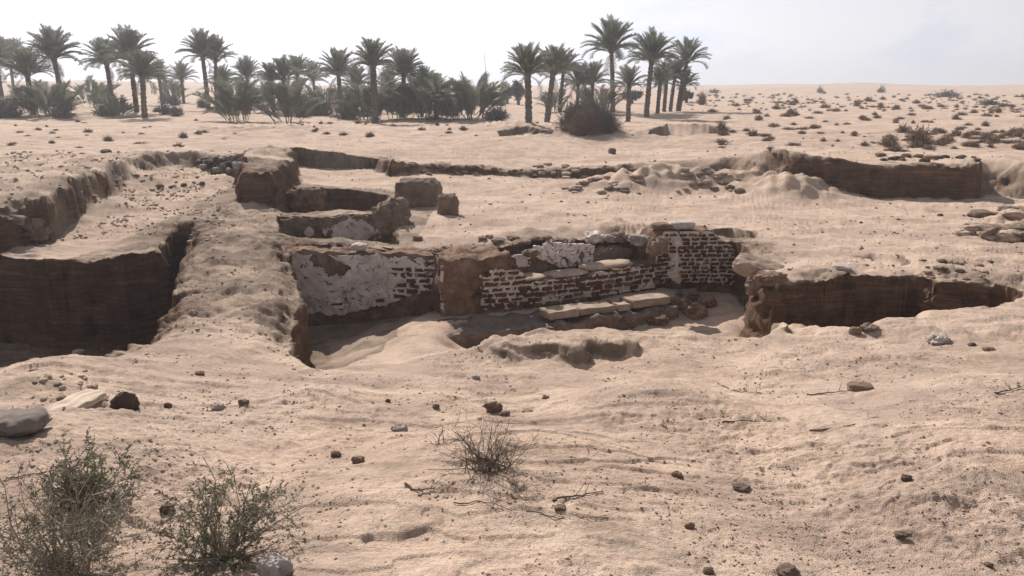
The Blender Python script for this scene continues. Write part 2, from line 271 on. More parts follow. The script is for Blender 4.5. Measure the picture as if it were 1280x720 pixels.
def ground_material():
    m, N, L, b = mat('desert_sand'); g = N.new('ShaderNodeNewGeometry'); pos = g.outputs['Position']
    at_ = N.new('ShaderNodeAttribute'); at_.attribute_name = 'earth'; earth = at_.outputs['Fac']
    big = noise(N, L, .55, 5, .6, pos); med = noise(N, L, 3.2, 6, .65, pos); sm = noise(N, L, 28, 5, .7, pos); gr = noise(N, L, 160, 2, .6, pos)
    sand = ramp(N, L, big, [(.3, (.43, .309, .239)), (.5, (.56, .414, .323)), (.7, (.485, .370, .298))])
    sand = mix(N, L, .75, sand, ramp(N, L, med, [(.25, (.34, .33, .33)), (.5, (.52, .52, .52)), (.75, (.63, .63, .62))]), 'OVERLAY')
    sand = mix(N, L, .8, sand, ramp(N, L, sm, [(.25, (.22, .32, .33)), (.5, (.52, .52, .52)), (.8, (.64, .64, .63))]), 'OVERLAY')
    # crusts of salty clay and small dark crumbs
    st = noise(N, L, 2.2, 6, .7, scaled(N, L, pos, (1, 2.6, 1)), .6)
    grt = noise(N, L, .8, 5, .6, scaled(N, L, pos, (1, 1.3, 1)), .3); sand = mix(N, L, ramp(N, L, grt, [(.46, 0.0), (.60, .6)]), sand, (.36, .268, .220))
    sand = mix(N, L, ramp(N, L, gr, [(.30, .45), (.42, 0.0)]), sand, (.20, .15, .12))
    sand = mix(N, L, ramp(N, L, st, [(.53, 0.0), (.66, .6)]), sand, (.27, .20, .155))
    cr_ = noise(N, L, 55, 3, .7, pos); cm = noise(N, L, 1.6, 4, .6, pos)
    spots = mix(N, L, 1, ramp(N, L, cr_, [(.63, 0.0), (.69, .8)]), ramp(N, L, cm, [(.4, 0.0), (.62, 1.0)]), 'MULTIPLY')
    sand = mix(N, L, spots, sand, (.17, .13, .10))
    # laid silt and mud brick showing in the cut faces
    sp = scaled(N, L, pos, (.45, .45, 6)); ly = noise(N, L, 1.6, 6, .65, sp, .5)
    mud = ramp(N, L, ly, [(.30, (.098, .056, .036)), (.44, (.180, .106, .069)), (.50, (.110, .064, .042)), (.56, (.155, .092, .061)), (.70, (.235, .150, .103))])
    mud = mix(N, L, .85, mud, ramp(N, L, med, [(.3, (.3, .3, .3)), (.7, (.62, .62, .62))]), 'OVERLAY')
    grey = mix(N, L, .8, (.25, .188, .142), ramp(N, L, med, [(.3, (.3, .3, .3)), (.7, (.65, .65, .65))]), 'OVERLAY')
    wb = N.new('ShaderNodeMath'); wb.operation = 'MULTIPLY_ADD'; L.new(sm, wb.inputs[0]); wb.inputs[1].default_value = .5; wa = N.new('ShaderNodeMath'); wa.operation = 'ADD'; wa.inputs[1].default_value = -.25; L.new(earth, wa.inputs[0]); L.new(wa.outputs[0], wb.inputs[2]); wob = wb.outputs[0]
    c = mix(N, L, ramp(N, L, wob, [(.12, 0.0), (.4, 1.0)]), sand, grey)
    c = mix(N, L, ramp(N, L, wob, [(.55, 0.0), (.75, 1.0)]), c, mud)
    L.new(c, b.inputs['Base Color'])
    vor = N.new('ShaderNodeTexVoronoi'); vor.inputs['Scale'].default_value = 34; L.new(pos, vor.inputs['Vector'])
    rip = noise(N, L, 9, 5, .6, scaled(N, L, pos, (1, 2.2, 1)), .4)
    bump(N, L, b, [(rip, .4, .03), (sm, .6, .018), (vor.outputs['Distance'], .3, .012), (gr, 1.0, .009)])
    b.inputs['Roughness'].default_value = 1
    return m
def rough_mat(name, c1, c2, scale=8, c3=None, bs=.6, bd=.02, spot=None):
    m, N, L, b = mat(name); g = N.new('ShaderNodeTexCoord'); pos = g.outputs['Object']; oi = N.new('ShaderNodeObjectInfo')
    a = N.new('ShaderNodeVectorMath'); a.operation = 'ADD'; L.new(pos, a.inputs[0])
    sc_ = N.new('ShaderNodeVectorMath'); sc_.operation = 'SCALE'; sc_.inputs['Scale'].default_value = 13; cx = N.new('ShaderNodeCombineXYZ'); L.new(oi.outputs['Random'], cx.inputs[0]); L.new(cx.outputs[0], sc_.inputs[0]); L.new(sc_.outputs[0], a.inputs[1])
    p = a.outputs[0]; n = noise(N, L, scale, 6, .65, p); n2_ = noise(N, L, scale * 6, 4, .65, p)
    st = [(.3, c1), (.7, c2)] if c3 is None else [(.28, c1), (.5, c2), (.72, c3)]
    c = ramp(N, L, n, st); c = mix(N, L, .5, c, ramp(N, L, n2_, [(.3, (.36, .36, .36)), (.7, (.62, .62, .62))]), 'OVERLAY')
    rv = ramp(N, L, oi.outputs['Random'], [(0, (.40, .39, .39)), (1, (.62, .61, .60))]); c = mix(N, L, .45, c, rv, 'OVERLAY')
    if spot: c = mix(N, L, ramp(N, L, noise(N, L, scale * 3.1, 4, .7, p), [(.58, 0.0), (.64, 1.0)]), c, spot)
    L.new(c, b.inputs['Base Color']); bump(N, L, b, [(n, bs, bd), (n2_, bs * .8, bd * .3)])
    return m
M = dict(sand=ground_material(),
    brick=rough_mat('fired_brick', (.058, .026, .018), (.130, .060, .041), 14, (.20, .115, .08), bs=.9, bd=.015),
    brick_brown=rough_mat('sandy_brown_brick', (.14, .078, .05), (.25, .15, .10), 14, bs=.7, bd=.01),
    mortar=rough_mat('lime_mortar', (.50, .425, .365), (.78, .71, .64), 12, bs=.7, bd=.012),
    plaster=rough_mat('lime_plaster', (.36, .29, .265), (.62, .54, .52), 2.6, (.72, .66, .63), bs=.5, bd=.012, spot=(.30, .21, .17)),
    core=rough_mat('mud_mortar_core', (.095, .055, .034), (.20, .125, .085), 5, (.30, .215, .16), bs=1, bd=.04),
    clod=rough_mat('sand_clod', (.34, .265, .21), (.47, .375, .305), 5, bs=.9, bd=.02),
    mudbrick=rough_mat('mud_brick', (.14, .098, .074), (.27, .20, .155), 5, bs=.9, bd=.03),
    ledge=rough_mat('dark_masonry', (.125, .095, .08), (.225, .17, .14), 5, bs=.9, bd=.02),  # dark grey-brown masonry tone
    slab=rough_mat('limestone_slab', (.26, .19, .145), (.42, .33, .27), 6, bs=.5, bd=.01),
    limestone=rough_mat('pale_limestone', (.33, .28, .245), (.55, .49, .45), 7, bs=.7, bd=.015),
    dark_rock=rough_mat('dark_stone', (.045, .032, .030), (.12, .085, .075), 9, bs=.9, bd=.015),
    umber_rock=rough_mat('umber_stone', (.085, .060, .048), (.19, .135, .105), 9, bs=.9, bd=.015),
    brown_rock=rough_mat('brown_stone', (.13, .085, .062), (.24, .165, .125), 9, bs=.9, bd=.015),
    grey_rock=rough_mat('grey_stone', (.22, .19, .175), (.45, .40, .37), 9, bs=.9, bd=.012),
    sack=rough_mat('dusty_sackcloth', (.17, .145, .125), (.25, .215, .185), 5, bs=.4, bd=.01),
    cloth=rough_mat('sand_coloured_sheet', (.46, .37, .29), (.56, .46, .37), 3, bs=.3, bd=.01),
    trunk=rough_mat('palm_bark', (.085, .07, .06), (.19, .16, .135), 5, bs=.9, bd=.05),
    twig=rough_mat('dry_twig', (.20, .165, .135), (.38, .32, .27), 20, bs=.5, bd=.003),
    twig_dark=rough_mat('dark_twig', (.085, .065, .052), (.19, .145, .115), 20, bs=.5, bd=.003),
    scrub=rough_mat('desert_scrub', (.19, .135, .098), (.33, .25, .19), 3, bs=.2, bd=.003),
    grey_scrub=rough_mat('grey_tamarisk', (.12, .112, .10), (.215, .20, .18), 3, bs=.2, bd=.003))
def leaf_mat(name, c1, c2, scale=1.5):
    m, N, L, b = mat(name); g = N.new('ShaderNodeNewGeometry'); oi = N.new('ShaderNodeObjectInfo')
    n = noise(N, L, scale, 3, .6, g.outputs['Position']); c = ramp(N, L, n, [(.35, c1), (.65, c2)])
    c = mix(N, L, .5, c, ramp(N, L, oi.outputs['Random'], [(0, (.38, .38, .38)), (1, (.64, .64, .62))]), 'OVERLAY')
    L.new(c, b.inputs['Base Color']); b.inputs['Roughness'].default_value = .65
    tr = N.new('ShaderNodeBsdfTranslucent'); L.new(c, tr.inputs['Color']); ms = N.new('ShaderNodeMixShader'); ms.inputs[0].default_value = .25
    out = N['Material Output']; L.new(b.outputs[0], ms.inputs[1]); L.new(tr.outputs[0], ms.inputs[2]); L.new(ms.outputs[0], out.inputs['Surface'])
    return m
M['frond'] = leaf_mat('palm_frond', (.15, .16, .12), (.225, .235, .18))
M['frond_dry'] = leaf_mat('dry_palm_frond', (.15, .12, .085), (.22, .18, .13))
M['leaf'] = leaf_mat('grey_green_leaf', (.105, .112, .070), (.19, .195, .125), 9)
M['leaf_far'] = leaf_mat('far_tree_leaf', (.045, .055, .040), (.08, .09, .065))

# ------------------------------------------------------------------ the ground sheet
def build_ground():
    azf = np.linspace(-38.5, 38.5, 1040)
    side = np.concatenate([np.linspace(39.2, 60, 24), np.linspace(63, 180, 34)])
    az = np.radians(np.concatenate([-side[::-1], azf, side])); az = az[1:]      # -180 and 180 meet
    # where along each direction the rows go: dense at the cut faces
    rr = np.concatenate([np.arange(1.2, 40, .03), np.geomspace(40.03, 3500, 390)])
    ca = np.radians(np.linspace(-38.5, 38.5, 160)); A, RR = np.meshgrid(ca, rr, indexing='ij')
    Hc = H(np.sin(A) * RR, np.cos(A) * RR, False)
    dz = np.abs(np.diff(Hc, axis=1)); dr = np.diff(rr)[None]; rm = .5 * (rr[1:] + rr[:-1])[None]
    base = dr / np.maximum(.009, np.minimum(rm * rm * .00055, rm * .022))
    cliff = np.where(dz / dr > .5, dz, 0) / .019 * np.where(rm < 16, 1, np.where(rm < 23, .7, 1.3)) * (rm < 39)
    base = base + ((rm > 29) & (rm < 38)) * .36
    def blur(a, k, ax):
        ker = np.hanning(k + 2)[1:-1]; ker /= ker.sum(); return np.apply_along_axis(lambda q: np.convolve(np.pad(q, k // 2, 'edge'), ker, 'valid'), ax, a)
    cliff = blur(cliff, 33, 0); cliff = blur(cliff, 7, 1)
    dens = base + cliff; cum = np.concatenate([np.zeros((len(ca), 1)), np.cumsum(dens, 1)], 1)
    NR = 1010; cum = cum / cum[:, -1:]
    tgt = np.linspace(0, 1, NR); rows = np.stack([np.interp(tgt, cum[i], rr) for i in range(len(ca))])
    azc = np.clip(az, ca[0], ca[-1]); fi = np.interp(azc, ca, np.arange(len(ca))); i0 = np.floor(fi).astype(int); i1 = np.minimum(i0 + 1, len(ca) - 1); fr = (fi - i0)[:, None]
    Rr = rows[i0] * (1 - fr) + rows[i1] * fr
    Rr = np.concatenate([np.full((len(az), 1), .02), np.full((len(az), 1), .6), Rr], 1); n, m = Rr.shape
    X = np.sin(az)[:, None] * Rr; Y = np.cos(az)[:, None] * Rr
    Z = np.concatenate([H(X[i:i + 150], Y[i:i + 150]) for i in range(0, n, 150)])
    # normals on the grid, then crumble the steep faces sideways
    P = np.stack([X, Y, Z], -1)
    du = np.roll(P, -1, 0) - np.roll(P, 1, 0); dv = np.gradient(P, axis=1); nn = np.cross(dv, du); nn /= np.linalg.norm(nn, axis=-1, keepdims=True) + 1e-9
    nn *= np.sign(nn[..., 2:3] + 1e-9)
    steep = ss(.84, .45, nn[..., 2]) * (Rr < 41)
    sm = steep.copy()
    for k in (1, 2, 3, 5): sm = np.maximum(sm, .93 * np.maximum(np.roll(sm, k, 1), np.roll(sm, -k, 1)))
    close = np.zeros_like(Z)
    for PP in (LP, RMP, PA, PB, RP, MD, NATP, RO, BK): close = np.maximum(close, ss(.75, .35, np.abs(sdist(PP, X, Y))))
    for PP, _, _ in SLOTS: close = np.maximum(close, ss(.4, .2, np.abs(sdist(PP, X, Y))))
    steep = steep * close; sm = sm * close; amp = (steep * .75 + sm * .25)
    near = (Rr < 39) & (amp > .02)
    dsp = np.zeros_like(Z); xs, ys, zs = X[near], Y[near], Z[near]
    v = -.09 * ss(.30, .55, n3(xs * 3, ys * 3, zs * 4.5)) + .06 * fbm3(xs, ys, zs * 1.5, 2.2, 3) + .05 * np.abs(n3(xs * 4, ys * 4, zs * 11)) + .020 * fbm3(xs, ys, zs * 1.6, 13, 3, .6) - .02 + .05 * n3(xs * .6, ys * .6, zs * 10)
    dsp[near] = v * amp[near]
    Pn = P + nn * dsp[..., None]
    # loose earth colouring follows the cut faces (exposed earth; the left pit floor also carries painted shade)
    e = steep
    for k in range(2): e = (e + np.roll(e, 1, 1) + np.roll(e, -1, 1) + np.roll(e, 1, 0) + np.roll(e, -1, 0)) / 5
    soil_shade = e * (.78 + .22 * (Pn[..., 2] < .35))
    soil_shade = np.where(Y < 9.2, np.minimum(soil_shade, .5 + .5 * (Pn[..., 2] < -.25)), soil_shade)
    soil_shade = np.where(sdist(LP, X, Y) > 0, np.maximum(soil_shade, .62), soil_shade)  # whole left pit floor toned darker to stand in for its shadow
    soil_shade = np.where((X < -6.8) & (Y > 11.8), soil_shade * .62, soil_shade)
    sdb = sdist(RP, X, Y); soil_shade = np.where((sdb > -.3) & (Y > 8.8), np.maximum(soil_shade, e), soil_shade)
    grey = ss(.35, .9, fbm(X + 4, Y, .5, 3)) * .22; bk = (.22 + .22 * ss(-.3, .4, fbm(X, Y + 7, 1.2, 3))) * ss(6.6, 8.0, Y) * ((X < -1.6) & (X > -6.5) & (Y > 7) & (Y < 20))
    soil_shade = soil_shade + .34 * crumbly(X, Y) * (Rr < 40)
    soil_shade = np.clip(soil_shade + (grey + bk) * (Rr < 40), 0, 1)
    # regions: each goes to its own sheet
    cx = X; cy = Y; reg = np.zeros(Z.shape, np.int8)
    reg[Rr > 39.5] = 1
    reg[sdist(LP, cx, cy) > -.02] = 2; reg[sdist(RMP, cx, cy) > -.02] = 3; reg[sdist(RP, cx, cy) > -.02] = 4
    reg[(sdist(PA, cx, cy) > -.02) | (sdist(PB, cx, cy) > -.02)] = 5
    reg[(reg == 0) & (sdist(BK, cx, cy) > 0)] = 6; reg[(reg == 0) & (sdist(MD, cx, cy) > -.05)] = 7
    BLK = poly([(296, 264, 0), (345, 266, 0), (371, 240, .1), (373, 205, .1), (372, 183, .75), (300, 192, .7), (298, 212, .38)]); reg[(reg == 0) & (sdist(BLK, cx, cy) > 0)] = 8
    reg[(reg == 0) & (sdist(RO, cx, cy) > -.05)] = 9
    names = ['sandy_ground', 'desert_plain', 'deep_square_pit', 'sunken_room_floor', 'trench_pit', 'narrow_pit', 'earth_baulk', 'spoil_mound', 'earth_pillar', 'rocky_outcrop']
    labs = ['rough pale sand around the excavation', 'pale desert plain rising to the horizon', 'deep square pit with dark layered mud wall at left', 'sand filled sunken room before the white plaster wall', 'irregular pit with reddish brown earth face at right', 'two narrow shadowed pits behind the white wall', 'crumbly earth baulk between the square pit and the sunken room', 'low crusty sand mound with dark broken edge before the brick wall', 'square earth pillar left standing above the baulk', 'crumbly rock outcrop at the right edge']
    idx = np.arange(n * m).reshape(n, m); a = idx; b = np.roll(idx, -1, 0)
    F = np.stack([a[:, :-1], a[:, 1:], b[:, 1:], b[:, :-1]], -1).reshape(-1, 4)
    fr_ = reg[:, :-1].reshape(-1); V = Pn.reshape(-1, 3); S_ = soil_shade.reshape(-1)
    for k in range(10):
        f = F[fr_ == k]
        if not len(f): continue
        u, inv = np.unique(f, return_inverse=True)
        me = np_mesh(names[k], V[u], inv.reshape(-1, 4)[:, ::-1], M['sand'])
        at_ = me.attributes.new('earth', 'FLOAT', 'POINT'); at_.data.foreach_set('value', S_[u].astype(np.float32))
        tag(link(names[k], me), labs[k], kind='structure')
build_ground()
print('ground', time.time() - T0)
# ------------------------------------------------------------------ mesh makers
def ico(n):
    bm = bmesh.new(); bmesh.ops.create_icosphere(bm, subdivisions=n, radius=1)
    V = np.array([v.co[:] for v in bm.verts]); F = np.array([[v.index for v in f.verts] for f in bm.faces]); bm.free(); return V, F
ICO = {n: ico(n) for n in (1, 2, 3, 4, 5)}
def rock_data(sx, sy, sz, n=3, amp=.18, boxy=2.6, seed=0, flat=0.3, fr=1.4):
    V, F = ICO[n]; r = (np.abs(V) ** boxy).sum(1) ** (-1 / boxy); V = V * r[:, None]
    o = seed * 5.31; q = fbm3(V[:, 0] + o, V[:, 1], V[:, 2] - o, fr, 4, .55); rg = np.abs(n3(V[:, 0] * 2.3 + o, V[:, 1] * 2.3, V[:, 2] * 2.3))
    V = V * (1 + amp * q - amp * .8 * rg)[:, None]; V = V * np.array([sx, sy, sz]) * .5
    return V, F
def rock_mesh(name, *a, m=None, smooth=False, **k):
    V, F = rock_data(*a, **k); return np_mesh(name, V, F, m, smooth)
class Path:
    def __init__(s, pts):
        s.p = np.array(pts, float); d = np.diff(s.p, axis=0); s.l = np.hypot(d[:, 0], d[:, 1]); s.c = np.concatenate([[0], np.cumsum(s.l)]); s.L = s.c[-1]
    def at(s, u):
        u = np.asarray(u, float); x = np.interp(u, s.c, s.p[:, 0]); y = np.interp(u, s.c, s.p[:, 1]); e = .05
        x2 = np.interp(u + e, s.c, s.p[:, 0]) - np.interp(u - e, s.c, s.p[:, 0]); y2 = np.interp(u + e, s.c, s.p[:, 1]) - np.interp(u - e, s.c, s.p[:, 1])
        l = np.hypot(x2, y2) + 1e-9; return x, y, x2 / l, y2 / l      # point and tangent; outward normal (to the viewer) is (ty, -tx)
def wall_core(P, s0, s1, zb, top, thick, off=0, amp=.05, du=.03, seed=0, foff=None):
    """solid eroded wall along a path; front face at distance off behind the path"""
    us = np.arange(s0, s1 + du, du); us = us[us <= s1 + du * .5]; nf, nt_ = 34, 14; rows = []
    x, y, tx, ty = P.at(us); tz = top(us)
    def row(off_, z): return np.stack([x - ty * off_, y + tx * off_, z], -1)
    O = []; Nrm = []
    for i in range(nf): rows.append(row(off, zb + (tz - zb) * i / (nf - 1))); Nrm.append(np.stack([ty, -tx, 0 * tx + (1. if i == nf - 1 else 0)], -1))
    for i in range(1, nt_): rows.append(row(off + thick * i / nt_, tz)); Nrm.append(np.stack([0 * tx, 0 * tx, 1 + 0 * tx], -1))
    for i in range(nf): rows.append(row(off + thick, tz + (zb - tz) * i / (nf - 1))); Nrm.append(np.stack([-ty, tx, 0 * tx], -1))
    A = np.array(rows).transpose(1, 0, 2); NN = np.array(Nrm).transpose(1, 0, 2); n, m, _ = A.shape
    X, Y, Z = A[..., 0], A[..., 1], A[..., 2]; o = seed * 3.7
    d = amp * (fbm3(X + o, Y, Z, 3.1, 3) + .35 * fbm3(X, Y + o, Z, 15, 3)) - amp * .6 * np.abs(n3(X * 6, Y * 6 + o, Z * 8))
    A = A + NN * d[..., None]
    e = np.stack([tx, ty, 0 * tx], -1)
    endn = amp * n3(X[[0, -1]] * 5, Y[[0, -1]] * 5, Z[[0, -1]] * 5) * 1.2
    A[0] += e[0] * endn[0][:, None]; A[-1] += e[-1] * endn[1][:, None]
    idx = np.arange(n * m).reshape(n, m); F = [np.stack([idx[:-1, :-1], idx[1:, :-1], idx[1:, 1:], idx[:-1, 1:]], -1).reshape(-1, 4)]
    V = A.reshape(-1, 3).tolist()
    # end caps: front row joined to back row, level by level
    for j, sgn in ((0, 1), (n - 1, -1)):
        K = 7; prev = None; ft = [idx[j, i] for i in range(nf)]; bk = [idx[j, m - 1 - i] for i in range(nf)]; grid = []
        for i in range(nf):
            a = np.array(V[ft[i]]); b = np.array(V[bk[i]]); line = [ft[i]]
            for q in range(1, K):
                p = a + (b - a) * q / K; p = p + e[j] * (-sgn) * (.05 * float(n3(*[np.array([c * 5.]) for c in p])[0]) * (0 if i == nf - 1 else 1)); V.append(p.tolist()); line.append(len(V) - 1)
            line.append(bk[i]); grid.append(line)
        g = np.array(grid); f = np.stack([g[:-1, :-1], g[:-1, 1:], g[1:, 1:], g[1:, :-1]], -1).reshape(-1, 4); F.append(f if sgn < 0 else f[:, ::-1])
    return np.array(V), np.concatenate(F)
def skin(P, s0, s1, z0, z1, off, mask, du=.016, amp=.01, thick=.014, seed=0):
    """plaster or mortar coat lying on a wall face: only the cells where mask(u, z) is true, with their broken edges"""
    us = np.arange(s0, s1, du); zs = np.arange(z0, z1, du); U, Zz = np.meshgrid(us, zs, indexing='ij'); x, y, tx, ty = P.at(U)
    d = off - amp * fbm3(U + seed, Zz, U * 0, 5, 4); X = x - ty * d; Y = y + tx * d
    V = np.stack([X, Y, Zz], -1); n, m = U.shape; idx = np.arange(n * m).reshape(n, m)
    k = mask(U[:-1, :-1] + du / 2, Zz[:-1, :-1] + du / 2)
    F = np.stack([idx[:-1, :-1], idx[1:, :-1], idx[1:, 1:], idx[:-1, 1:]], -1)[k]
    V2 = V + np.stack([-ty, tx, 0 * tx], -1) * thick
    Vb = np.concatenate([V.reshape(-1, 3), V2.reshape(-1, 3)]); FF = [F]
    kp = np.pad(k, 1); c = kp[1:-1, 1:-1]
    for (nb, a, b) in ((kp[:-2, 1:-1], 0, 3), (kp[2:, 1:-1], 2, 1), (kp[1:-1, :-2], 1, 0), (kp[1:-1, 2:], 3, 2)):
        q = c & ~nb; f4 = np.stack([idx[:-1, :-1], idx[1:, :-1], idx[1:, 1:], idx[:-1, 1:]], -1)[q]
        if len(f4): FF.append(np.stack([f4[:, a], f4[:, b], f4[:, b] + n * m, f4[:, a] + n * m], -1))
    F = np.concatenate(FF); u, inv = np.unique(F, return_inverse=True); return Vb[u], inv.reshape(-1, 4)
def brick_variants(name, m, k=20, seed=0):
    out = []; r = random.Random(seed)
    for i in range(k):
        V = []; 
        for sx in (-.5, .5):
            for sy in (-.5, .5):
                for sz in (-.5, .5): V.append((sx + r.uniform(-.10, .10), sy, sz + r.uniform(-.20, .20)))
        # an extra ring on the exposed face rounds its worn edge
        W = V + [(a * .82 + r.uniform(-.03, .03), -.5 - .22, c * .74 + r.uniform(-.05, .05)) for a, b, c in V if b < 0]
        F = [(0, 1, 3, 2), (2, 3, 7, 6), (6, 7, 5, 4), (1, 5, 7, 3), (0, 2, 6, 4), (8, 9, 11, 10), (0, 8, 10, 4), (4, 10, 11, 5), (5, 11, 9, 1), (1, 9, 8, 0)]
        me = D.meshes.new(name); me.from_pydata(W, [], F); me.materials.append(m); bm = bmesh.new(); bm.from_mesh(me); bmesh.ops.recalc_face_normals(bm, faces=bm.faces); bm.to_mesh(me); bm.free(); out.append(me)
    return out
BR = brick_variants('brick', M['brick']); BRB = brick_variants('brick', M['brick_brown'], seed=5)
def lay_bricks(root, P, s0, s1, z0, top, lb, hb, joint, off, keep, rr, meshes=None, depth=.1, slope=0):
    """courses of single bricks, children of root"""
    z = z0; k = 0; ox, oy, oz = root.location
    while z < 1:
        u = s0 - rr.uniform(0, lb) * (k % 2); any_ = False
        while u < s1:
            l = lb * rr.choice([1, 1, .95, 1.05, .52, .9]); uc = u + l / 2; zc = z + hb / 2 + slope * (uc - s0)
            if s0 - .02 < uc < s1 + .02 and zc + hb * .4 < float(top(np.array([uc]))[0]) and keep(uc, zc):
                x, y, tx, ty = [float(v) for v in P.at(uc)]; o = link('brick', rr.choice(BRB if rr.random() < .14 else BR), root); d = off + depth / 2 + rr.uniform(-.012, .016)
                o.location = (x - ty * d - ox, y + tx * d - oy, zc - oz + rr.uniform(-.004, .004)); o.rotation_euler = (rr.uniform(-.06, .06), rr.uniform(-.05, .05), math.atan2(ty, tx) + rr.uniform(-.03, .03))
                o.scale = ((l - joint) * rr.uniform(.8, 1.08), depth, (hb - joint) * rr.uniform(.75, 1.12))
            if zc < float(top(np.array([uc]))[0]): any_ = True
            u += l
        z += hb; k += 1
        if not any_: break
def child_np(name, V, F, root, m, smooth=True, kind=None):
    V = np.array(V) - np.array(root.location); o = link(name, np_mesh(name, V, F, m, smooth), root)
    if kind: o['kind'] = kind
    return o

# ------------------------------------------------------------------ the brick wall
rr = random.Random(3)
BP = Path([at(552, 388, -.65), at(640, 382, -.65), at(760, 368, -.65), at(830, 357, -.65), at(928, 356, -.65)])
def s_px(P, px):
    best = min(np.linspace(0, P.L, 600), key=lambda u: abs(P.at(u)[0] / (P.at(u)[1] * math.cos(PITCH) + (CZ + .4) * math.sin(PITCH)) * FOC + 640 - px)); return float(best)
sA, sB, sC, sD, sE = 0, s_px(BP, 655), s_px(BP, 745), s_px(BP, 820), BP.L
root = empty('brick_wall', (*BP.p[1], -.66)); tag(root, 'long ruined wall of dark red bricks with pale lime mortar, tallest at its right end', 'wall')
def top_left(u): return .10 - .05 * n2(u * 4, u * 0) - .28 * ss(sB - .22, sB, u)
def top_low(u): return -.33 + .05 * n2(u * 5, u * 0 + 2) + .06 * ss(sC - .1, sC + .1, u)
def steps(u):      # the tower steps down at its right end course by course
    q = (u - sD) / (sE - sD); z = np.interp(q, [0, .04, .10, .60, .68, .70, .78, .80, .88, .90, .96, 1.0], [.02, .12, .27, .27, .20, .15, .10, .03, -.04, -.12, -.20, -.34]); return z
TOPF = lambda u: np.where(u < sB, top_left(u), np.where(u < sD, top_low(u), steps(u)))
V, F = wall_core(BP, sA, sB, -.98, top_left, .72, .03, .07, seed=1); child_np('mud_core', V, F, root, M['core'])
V, F = wall_core(BP, sB - .02, sD + .05, -.98, top_low, .52, .035, .035, seed=2); child_np('lower_core', V, F, root, M['core'])
V, F = wall_core(BP, sB - .05, sD + .02, -.6, lambda u: -.08 + .12 * n2(u * 2.6, u * 0 + 7) + .05 * ss(sD - .4, sD, u) - .05 * ss(sB + .3, sB, u), .45, .52, .08, seed=3); child_np('rear_core', V, F, root, M['mudbrick'])
for (u_, l_, h_) in ((sB + .22, .55, .045), (sB + .85, .8, .045), (sC + .40, 1.0, .06), (sC + .60, .5, .06)):      # drifted sand on the step of the wall
    x_, y_, tx_, ty_ = [float(v) for v in BP.at(u_)]; V, F = rock_data(l_, .40, h_ * 2, n=4, amp=.12, boxy=2.4, seed=int(u_ * 10)); a_ = math.atan2(ty_, tx_)
    Vr = np.stack([V[:, 0] * math.cos(a_) - V[:, 1] * math.sin(a_) + x_ - ty_ * .27, V[:, 0] * math.sin(a_) + V[:, 1] * math.cos(a_) + y_ + tx_ * .27, V[:, 2] + float(top_low(np.array([u_]))[0]) + .005], -1); child_np('sand_drift', Vr, F, root, M['sand'])
V, F = wall_core(BP, sD, sE, -.95, lambda u: steps(u) - .02, .5, .035, .03, seed=4); child_np('tower_core', V, F, root, M['core'])
ragged = lambda U, Z, s=0: fbm3(U + s, Z, U * 0 + s, 7, 3)
def m_left(U, Z): return (Z < top_left(U) - .24 + .22 * ss(.9, sB, U) + .08 * ragged(U, Z, 3)) & (Z > -.68 + .05 * ragged(U, Z)) & (U > .62 + .12 * ragged(U, Z * 1.2, 5) + .25 * (Z + .25) * (Z > -.25)) & (ragged(U * 2, Z * 2, 9) > -.45)
def m_low(U, Z): return (Z < top_low(U) - .01) & (Z > -.68 + .05 * ragged(U, Z)) & (ragged(U * 2.2, Z * 2.2, 2) > -.30)
def m_tow(U, Z): return (Z < steps(U) - .03) & (Z > -.60 - .04 * ss(sD + .6, sE, U) + .06 * ragged(U, Z)) & (ragged(U * 1.6, Z * 1.6, 12) > -.42)
V, F = skin(BP, .2, sB, -.66, .1, .012, m_left, seed=1); child_np('mortar', V, F, root, M['mortar'])
V, F = skin(BP, sB, sD, -.66, .1, .012, m_low, seed=2); child_np('mortar', V, F, root, M['mortar'])
V, F = skin(BP, sD, sE, -.66, .3, .010, m_tow, seed=3); child_np('mortar', V, F, root, M['mortar'])
a1 = lambda f: (lambda u, z: bool(f(np.array([u]), np.array([z]))[0]))
lay_bricks(root, BP, .45, sB, -.68, lambda u: top_left(u) - .02, .21, .080, .026, 0, lambda u, z: u > .58 + .18 * (z + .3) and z < float(top_left(np.array([u]))[0]) - (.20 if u < sB - .2 else .03), rr)
lay_bricks(root, BP, sB, sD, -.72, lambda u: top_low(u) + .01, .20, .078, .024, -.004, lambda u, z: z > -.6 or rr.random() < .6, rr)
lay_bricks(root, BP, sD, sE, -.66, steps, .15, .067, .022, -.006, lambda u, z: abs(u - sD - .36) > .05, rr)
# lime smeared over the brick faces in ragged patches
for (a, b, z1, f, sd_) in ((.6, sB, .0, m_left, 31), (sB, sD, -.2, m_low, 32), (sD, sE, .2, m_tow, 33)):
    V, F = skin(BP, a, b, -.7, z1, -.012, lambda U, Z, f=f, sd_=sd_: f(U, Z) & (fbm3(U * 1.1, Z * 1.8, U * 0 + sd_, 9, 3, .6) > .34), du=.013, amp=.012, thick=.02, seed=sd_); child_np('mortar_smear', V, F, root, M['mortar'])
